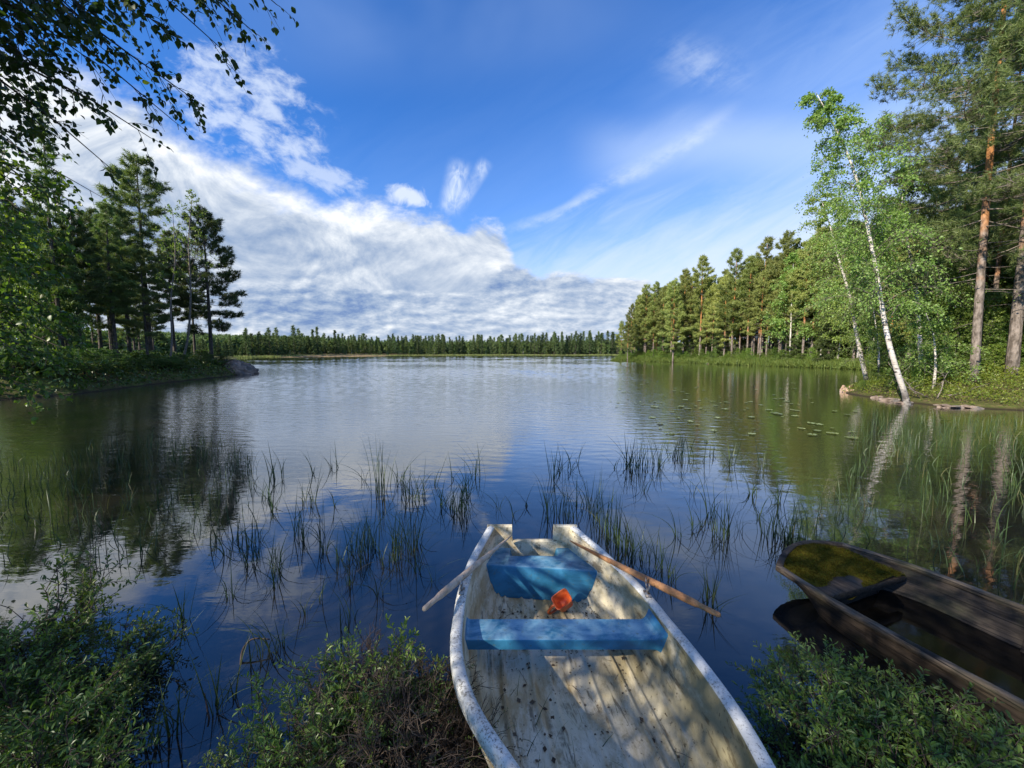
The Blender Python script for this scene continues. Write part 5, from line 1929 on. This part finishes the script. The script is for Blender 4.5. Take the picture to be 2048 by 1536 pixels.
M['old_wood'] = wood_mat('old_tarred_wood', (0.020, 0.014, 0.010), (0.070, 0.052, 0.038))
M['old_wood_in'] = wood_mat('wet_shaded_old_wood', (0.014, 0.011, 0.009), (0.050, 0.039, 0.031))  # inside planks: wet wood, darkened further with shade put into the colour
M['old_rim'] = wood_mat('grey_bleached_wood', (0.042, 0.032, 0.023), (0.155, 0.122, 0.090))


def old_boat():
    # gunwale line, bow end then both sides to the stern on the bank
    C0 = np.array([2.21, 3.07, 0.225])
    C1 = np.array([2.99, 3.36, 0.275])
    L = np.array([C0, PZ(1640, 1190, 0.235), PZ(1800, 1280, 0.25), PZ(1930, 1350, 0.265), PZ(2048, 1412, 0.28), (2.72, 0.95, 0.32), (2.95, 0.25, 0.37)])
    R = np.array([C1, PZ(1800, 1122, 0.26), PZ(1900, 1158, 0.26), PZ(2048, 1216, 0.27), (3.72, 2.05, 0.29), (4.02, 1.15, 0.32), (4.1, 0.55, 0.37)])
    n = 46
    s = np.linspace(0, 1, n)
    l, r_ = polyline(L, s), polyline(R, s)
    for _ in range(5):
        for q in (l, r_):
            q[1:-1] = (q[:-2] + 2 * q[1:-1] + q[2:]) / 4
    t = thing('wooden_boat', (2.9, 2.0, 0.0), 'dark old wooden boat with mossy bow deck, half full of water', 'boat')
    ax = norm(((l[-1] + r_[-1]) - (l[0] + r_[0])) / 2 * [1, 1, 0])       # towards the stern
    cen = (l + r_) / 2
    low = np.interp(s, [0, 0.05, 0.18, 0.7, 1], [0.10, 0.02, -0.12, -0.10, 0.05])      # chine height
    def side(q, o, thick, z_top):
        d = norm((cen - q) * [1, 1, 0])
        bot = q + d * (0.14 + 0.03 * np.sin(s * 3.1))[:, None]
        bot[:, 2] = low
        k = np.linspace(0, 1, 9)
        V = q[:, None] * (1 - k)[None, :, None] + bot[:, None] * k[None, :, None]
        V[:, :, 2] = np.minimum(V[:, :, 2], z_top)
        bul = np.sin(k * np.pi) * 0.035
        V -= d[:, None] * bul[None, :, None]
        V += d[:, None] * thick
        # rake: the bow end slopes back under the gunwale
        V += ax[None, None] * (0.34 * k[None, :, None] * np.clip(1 - s * 9, 0, 1)[:, None, None])
        return V
    outer, innr = MB(), MB()
    Lo, Ro = side(l, 0, 0.0, 9), side(r_, 0, 0.0, 9)
    outer.grid(Lo)
    outer.grid(Ro[:, ::-1])
    # blunt bow board
    k = np.linspace(0, 1, 14)
    arc = 0.13 * np.sin(k * np.pi)
    def bow(off):
        A, B = Lo[0] , Ro[0]
        V = A[None] * (1 - k)[:, None, None] + B[None] * k[:, None, None]
        V = V - ax[None, None] * (arc - off)[:, None, None]
        V[:, :, 2] += (0.035 * np.sin(k * np.pi))[:, None] * np.linspace(1, 0, 9)[None]
        return V
    outer.grid(bow(0.0))
    obj('hull', outer, M['old_wood'], t)
    innr.grid(side(l, 0, 0.028, 9)[:, ::-1])
    innr.grid(side(r_, 0, 0.028, 9))
    # sole
    a, b = side(l, 0, 0.02, 9)[:, -1], side(r_, 0, 0.02, 9)[:, -1]
    kk = np.linspace(0, 1, 12)
    innr.grid(a[:, None] * (1 - kk)[None, :, None] + b[:, None] * kk[None, :, None] + np.array([0, 0, 0.015]))
    obj('planking', innr, M['old_wood_in'], t)
    # gunwale strips
    def strip(P, w, mb):
        tn = norm(np.gradient(P, axis=0) * [1, 1, 0])
        dn = np.cross(tn, [0, 0, 1.0])
        prof = [(-1, -0.03), (-1, 0.006), (-0.8, 0.012), (0.8, 0.012), (1, 0.006), (1, -0.03), (-1, -0.03)]
        wob = 1 + 0.10 * np.sin(np.arange(len(P)) * 1.3) * np.cos(np.arange(len(P)) * 0.41)
        V = np.stack([P + dn * (w * a_ * wob)[:, None] + np.array([0, 0, b_]) for a_, b_ in prof], 1)
        mb.grid(V)
        mb.put(V[0][:-1], np.array([list(range(6))]))
        mb.put(V[-1][:-1], np.array([list(range(6))]))
    for q in (l, r_):
        mb = MB()
        d = norm((cen - q) * [1, 1, 0])
        strip(q + d * 0.012, 0.024, mb)
        obj('gunwale_strip', mb, M['old_rim'], t)
    mb = MB()
    bp = C0[None] * (1 - k)[:, None] + C1[None] * k[:, None] - ax[None] * arc[:, None] + np.array([0, 0, 1.0])[None] * (0.035 * np.sin(k * np.pi))[:, None]
    strip(bp + ax * 0.012, 0.022, mb)
    obj('bow_rail', mb, M['old_wood'], t)
    # bow deck of boards, and its edge
    e0, e1 = PZ(1668, 1192, 0.205), PZ(1812, 1150, 0.215)
    kq = np.linspace(0, 1, 40)
    sq = np.linspace(0, 1, 40)
    front = C0[None] * (1 - kq)[:, None] + C1[None] * kq[:, None] - ax[None] * (0.13 * np.sin(kq * np.pi))[:, None] * 0.9
    front[:, 2] = 0.215 + 0.045 * kq + 0.03 * np.sin(kq * np.pi)
    i0 = np.argmin(np.linalg.norm(l[:, :2] - e0[:2], axis=1))
    back = e0[None] * (1 - kq)[:, None] + e1[None] * kq[:, None]
    D = front[:, None] * (1 - sq)[None, :, None] + back[:, None] * sq[None, :, None]
    D[:, :, 2] = front[:, 2][:, None] * (1 - sq)[None] + (0.205 + 0.012 * kq)[:, None] * sq[None] - 0.012
    mb = MB()
    mb.grid(D)
    # edge board below the deck
    edge = np.stack([back + [0, 0, 0.0], back - [0, 0, 0.055], back - [0, 0, 0.055] + -ax * 0.03], 1)
    edge[:, 0, 2] = 0.210
    mb.grid(edge)
    obj('bow_deck', mb, M['old_wood'], t)
    # frames (ribs) on the far inside
    for i in (16, 30):
        Vv = side(r_, 0, 0.05, 9)[i:i + 2]
        mb = MB()
        for a_ in (0,):
            P = Vv[0]
            tn = norm((r_[i + 1] - r_[i]) * [1, 1, 0])
            dn = norm((cen[i] - r_[i]) * [1, 1, 0])
            V = np.stack([P + tn * u_ + dn * v_ for u_, v_ in ((-0.022, -0.02), (-0.022, 0.018), (0.022, 0.018), (0.022, -0.02))], 1)
            mb.grid(V)
        obj('rib', mb, M['old_wood'], t)
    # dark water standing inside
    mb = MB()
    zz = -0.005 + 0.03
    a, b = side(l, 0, 0.028, 9), side(r_, 0, 0.028, 9)
    def at_z(V):
        out = []
        for row in V:
            o = np.argsort(row[:, 2])
            out.append([np.interp(zz, row[o, 2], row[o, j]) for j in (0, 1)] + [zz])
        return np.array(out)
    A, B = at_z(a)[4:-4], at_z(b)[4:-4]
    mb.grid(A[:, None] * (1 - kk)[None, :, None] + B[:, None] * kk[None, :, None])
    m, N, bb = mat('bilge_water')
    oo = N.coord('Object')
    setp(N, bb, (0.004, 0.0035, 0.003), 0.06, 0.4, N.noise(oo, 9, 3), 0.05, 0.01)
    obj('bilge_water', mb, m, t)
    # floating litter along the near side
    r = np.random.default_rng(77)
    mb = MB()
    i = r.integers(8, 34, 170)
    f = np.abs(r.normal(0.0, 0.10, 170))
    p = A[np.clip(i - 4, 0, len(A) - 1)] * (1 - f)[:, None] + B[np.clip(i - 4, 0, len(B) - 1)] * f[:, None] + r.normal(0, 0.02, (170, 3)) * [1, 1, 0] + [0, 0, 0.008]
    dd = norm(r.normal(size=(170, 3)) * [1, 1, 0.1])
    mb.scatter(*LEAF4, p, up_frames(dd, r, 0.15), r.uniform(0.015, 0.05, 170))
    lo = obj('leaf_litter', mb, M['dry'], t, smooth=False)
    lo['kind'] = 'stuff'
    # moss cushion on the deck: displaced sheet with short blades
    x = D[..., 0]
    K, Q = np.meshgrid(kq, sq, indexing='ij')
    nz = hnoise(D[..., 0], D[..., 1], 5.0, 0.3) * 0.5 + hnoise(D[..., 0], D[..., 1], 13.0, 2.0) * 0.3
    cov = np.minimum(np.minimum(K * 14, (1 - K) * 18 + 0.3), np.minimum(Q * 20 + 0.4, (1 - Q) * 9 + (K - 0.30) * 9))
    bare = np.exp(-(((K - 0.30) / 0.12) ** 2 + ((Q - 0.86) / 0.16) ** 2))
    hgt = np.clip(cov, -0.5, 1) * 0.030 + nz * 0.030 - bare * 0.07 - 0.006
    Mv = D.copy()
    Mv[..., 2] += hgt - 0.004
    mb = MB()
    mb.grid(Mv)
    k5 = 5200
    ui, vi = r.integers(0, 39, k5), r.integers(0, 39, k5)
    fu, fv = r.uniform(0, 1, k5)[:, None], r.uniform(0, 1, k5)[:, None]
    p = (Mv[ui, vi] * (1 - fu) + Mv[ui + 1, vi] * fu) * (1 - fv) + (Mv[ui, vi + 1] * (1 - fu) + Mv[ui + 1, vi + 1] * fu) * fv
    ok = hgt[ui, vi] > 0.004
    p = p[ok]
    mb.scatter(*tuft_template(5, 1.0, 0.16, r, 0.6), p, frames(norm(np.array([0, 0, 1.0]) + r.normal(0, 0.45, (len(p), 3))), r), r.uniform(0.012, 0.026, len(p)))
    mo = obj('moss_cushion', mb, M['moss'], t, smooth=True)
    mo['kind'] = 'stuff'


old_boat()


# ------------------------------------------------------------------ sunken sticks
def sticks():
    def stick(P, R, label):
        P = polyline(np.array(P, float), np.linspace(0, 1, 12))
        for _ in range(2):
            P[1:-1] = (P[:-2] + 2 * P[1:-1] + P[2:]) / 4
        mb = MB()
        mb.tube(P, np.linspace(R, R * 0.4, 12), 7)
        o = obj('broken_stick', mb, M['twig'], origin=tuple(P[0]))
        tag(o, label, 'stick')
    a = PZ(487, 1312, 0)
    stick([a + [0.05, -0.10, -0.03], a + [-0.01, 0.0, 0.05], a + [0.02, 0.05, 0.09], a + [0.14, 0.06, 0.07]], 0.009, 'dark crooked stick poking out of the near water among small sedges')
    a = PZ(420, 1440, 0)
    stick([a + [0, 0, -0.03], a + [-0.03, 0.02, 0.06], a + [-0.07, 0.06, 0.10]], 0.006, 'thin short stick in the near water by the low bluish shrub')


sticks()


# ------------------------------------------------------------------ overhanging trees close on the left
def overhang(name, label, root, H, targets, seed, leaf, sub, twl, lpt, shade=None, mt='dark_leaves'):
    r = np.random.default_rng(seed)
    T, C = MB(), MB()
    root = np.array(root, float)
    z0 = gz1(root[0], root[1])
    zs = np.linspace(0, 1, 14)
    path = np.stack([root[0] + 0.35 * np.sin(zs * 3), root[1] + 0.25 * np.sin(zs * 4 + 1), z0 - 0.2 + zs * H], -1)
    T.tube(path, 0.17 * (1 - zs) ** 0.7 + 0.02, 10)
    lp, ld = [], []

    def twig(a, td, tl, m, droop):
        q = np.linspace(0, 1, 6)
        TP = a + td[None] * (q * tl)[:, None]
        TP[:, 2] -= droop * tl * q ** 1.8
        TP += r.normal(0, 0.02 * tl, (6, 3)) * q[:, None]
        T.tube(TP, 0.0032 * (1 - 0.7 * q), 3, cap=False)
        u = np.sort(r.uniform(0.12, 1.0, m))
        e = polyline(TP, u) + r.normal(0, 0.012, (m, 3))
        lp.append(e)
        ld.append(norm(td[None] * 0.35 + r.normal(0, 0.55, (m, 3)) + np.array([0, 0, -0.75])[None]))
        return TP
    for px, py, Y, dens in targets:
        tip = PY(px, py, Y)
        zb = min(z0 + H * 0.93, max(z0 + 1.2, tip[2] + r.uniform(-0.1, 0.9)))
        b = np.array([np.interp(zb, path[:, 2], path[:, i]) for i in range(3)])
        q = np.linspace(0, 1, 10)
        BP = b[None] * (1 - q)[:, None] + tip[None] * q[:, None]
        L = np.linalg.norm(tip - b)
        BP[:, 2] += 0.16 * L * np.sin(q * np.pi) 
        BP += r.normal(0, 0.022 * L, (10, 3)) * np.sin(q * np.pi)[:, None]
        T.tube(BP, 0.028 * (1 - q) ** 1.1 + 0.003, 6, cap=False)
        hd = norm(tip - b)
        n = int(sub * dens * L / 3.5)
        for k in range(n):
            g = r.uniform(0.28, 1.0) ** 0.8
            a = polyline(BP, np.array([g]))[0]
            td = norm(hd * 0.55 + r.normal(0, 0.6, 3) + np.array([0, 0, -0.1]))
            tl = twl * r.uniform(0.5, 1.3) * (1.15 - 0.5 * g)
            TP = twig(a, td, tl, max(3, int(lpt * tl / twl)), 0.45)
            if r.uniform() < 0.6:
                a2 = polyline(TP, np.array([r.uniform(0.3, 0.7)]))[0]
                twig(a2, norm(td + r.normal(0, 0.6, 3)), tl * 0.55, max(2, int(lpt * 0.5)), 0.6)
        twig(BP[-1], norm(hd + [0, 0, -0.2]), 0.12, 5, 0.3)
    lp, ld = np.vstack(lp), np.vstack(ld)
    C.scatter(LEAF9[0], LEAF9[1], lp, up_frames(ld, r, 0.8), leaf * r.uniform(0.6, 1.2, len(lp)))
    if shade:
        for (c, rad, n, sz) in shade:
            p = np.array(c)[None] + rand_dirs(n, r) * (r.uniform(0.25, 1, n) ** 0.5)[:, None] * np.array(rad)[None]
            C.scatter(LEAF9[0], LEAF9[1], p, up_frames(rand_dirs(n, r), r, 0.8), sz * r.uniform(0.7, 1.3, n))
            for k in range(30):
                e = p[r.integers(0, n)]
                b = np.array([np.interp(min(e[2] - 0.3, z0 + H), path[:, 2], path[:, i]) for i in range(3)])
                q = np.linspace(0, 1, 6)
                BP = b[None] * (1 - q)[:, None] + e[None] * q[:, None] + r.normal(0, 0.06, (6, 3)) * np.sin(q * np.pi)[:, None]
                T.tube(BP, 0.03 * (1 - q) + 0.005, 5, cap=False)
    t = thing(name, (root[0], root[1], z0), label, 'tree')
    obj('trunk', T, M['dark_bark'], t)
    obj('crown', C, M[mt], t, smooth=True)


def overhangs():
    A = [(552, 8, 3.1, 1.0), (505, 62, 3.2, 0.9), (440, 95, 3.3, 1.0), (376, 190, 3.3, 1.1), (345, 240, 3.3, 0.5), (300, 275, 3.4, 0.4), (420, 20, 3.0, 1.1), (330, 60, 3.0, 1.3), (250, 120, 3.2, 1.3), (200, 40, 2.9, 1.5),
         (150, 170, 3.2, 1.6), (100, 80, 3.0, 1.6), (60, 200, 3.3, 1.7), (20, 120, 3.1, 1.6), (30, 280, 3.4, 1.6), (190, 220, 3.3, 1.0), (100, 260, 3.5, 1.4), (225, 340, 3.5, 0.5), (-40, 60, 3.2, 1.5), (-60, 200, 3.4, 1.5), (10, 20, 2.7, 1.5), (280, -30, 2.9, 1.6), (470, -60, 2.9, 1.3), (120, 20, 2.6, 1.8), (70, 130, 2.9, 1.8), (180, 120, 2.9, 1.4), (40, 60, 2.5, 1.8), (20, 220, 3.0, 1.8), (140, 60, 3.6, 1.8), (60, 10, 3.8, 1.8), (10, 180, 4.0, 1.8), (230, 30, 3.8, 1.4)]
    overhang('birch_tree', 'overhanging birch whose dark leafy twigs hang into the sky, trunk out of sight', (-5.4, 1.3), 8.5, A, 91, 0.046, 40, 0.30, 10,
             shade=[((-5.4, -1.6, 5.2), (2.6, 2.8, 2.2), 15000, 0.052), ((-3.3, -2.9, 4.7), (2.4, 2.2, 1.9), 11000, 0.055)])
    B = [(205, 395, 4.6, 0.5), (170, 440, 4.6, 0.8), (140, 400, 4.4, 1.2), (90, 360, 4.3, 1.6), (40, 420, 4.2, 1.7), (120, 480, 4.6, 1.5), (60, 540, 4.5, 1.6), (120, 570, 4.9, 1.0), (20, 620, 4.5, 1.6), (100, 640, 4.8, 1.4), (190, 710, 5.2, 0.5), (60, 720, 4.9, 1.5), (140, 745, 5.1, 1.1), (50, 480, 3.9, 1.8), (90, 560, 4.1, 1.8), (30, 700, 4.2, 1.8), (110, 690, 4.6, 1.7), (70, 780, 4.7, 1.6), (150, 640, 5.0, 1.3), (20, 540, 3.8, 1.8), (-40, 480, 4.3, 1.6), (-40, 660, 4.5, 1.6), (10, 760, 4.8, 1.3)]
    overhang('alder_tree', 'leafy alder filling the left picture edge between birch twigs and water', (-8.2, 4.2), 7.0, B, 92, 0.058, 30, 0.48, 12, mt='alder_leaves')


M['alder_leaves'] = leaf_mat('alder_leaves', (0.055, 0.110, 0.020), (0.150, 0.220, 0.036), 0.46, 0.4, 0.5, c3=(0.16, 0.20, 0.03))
overhangs()
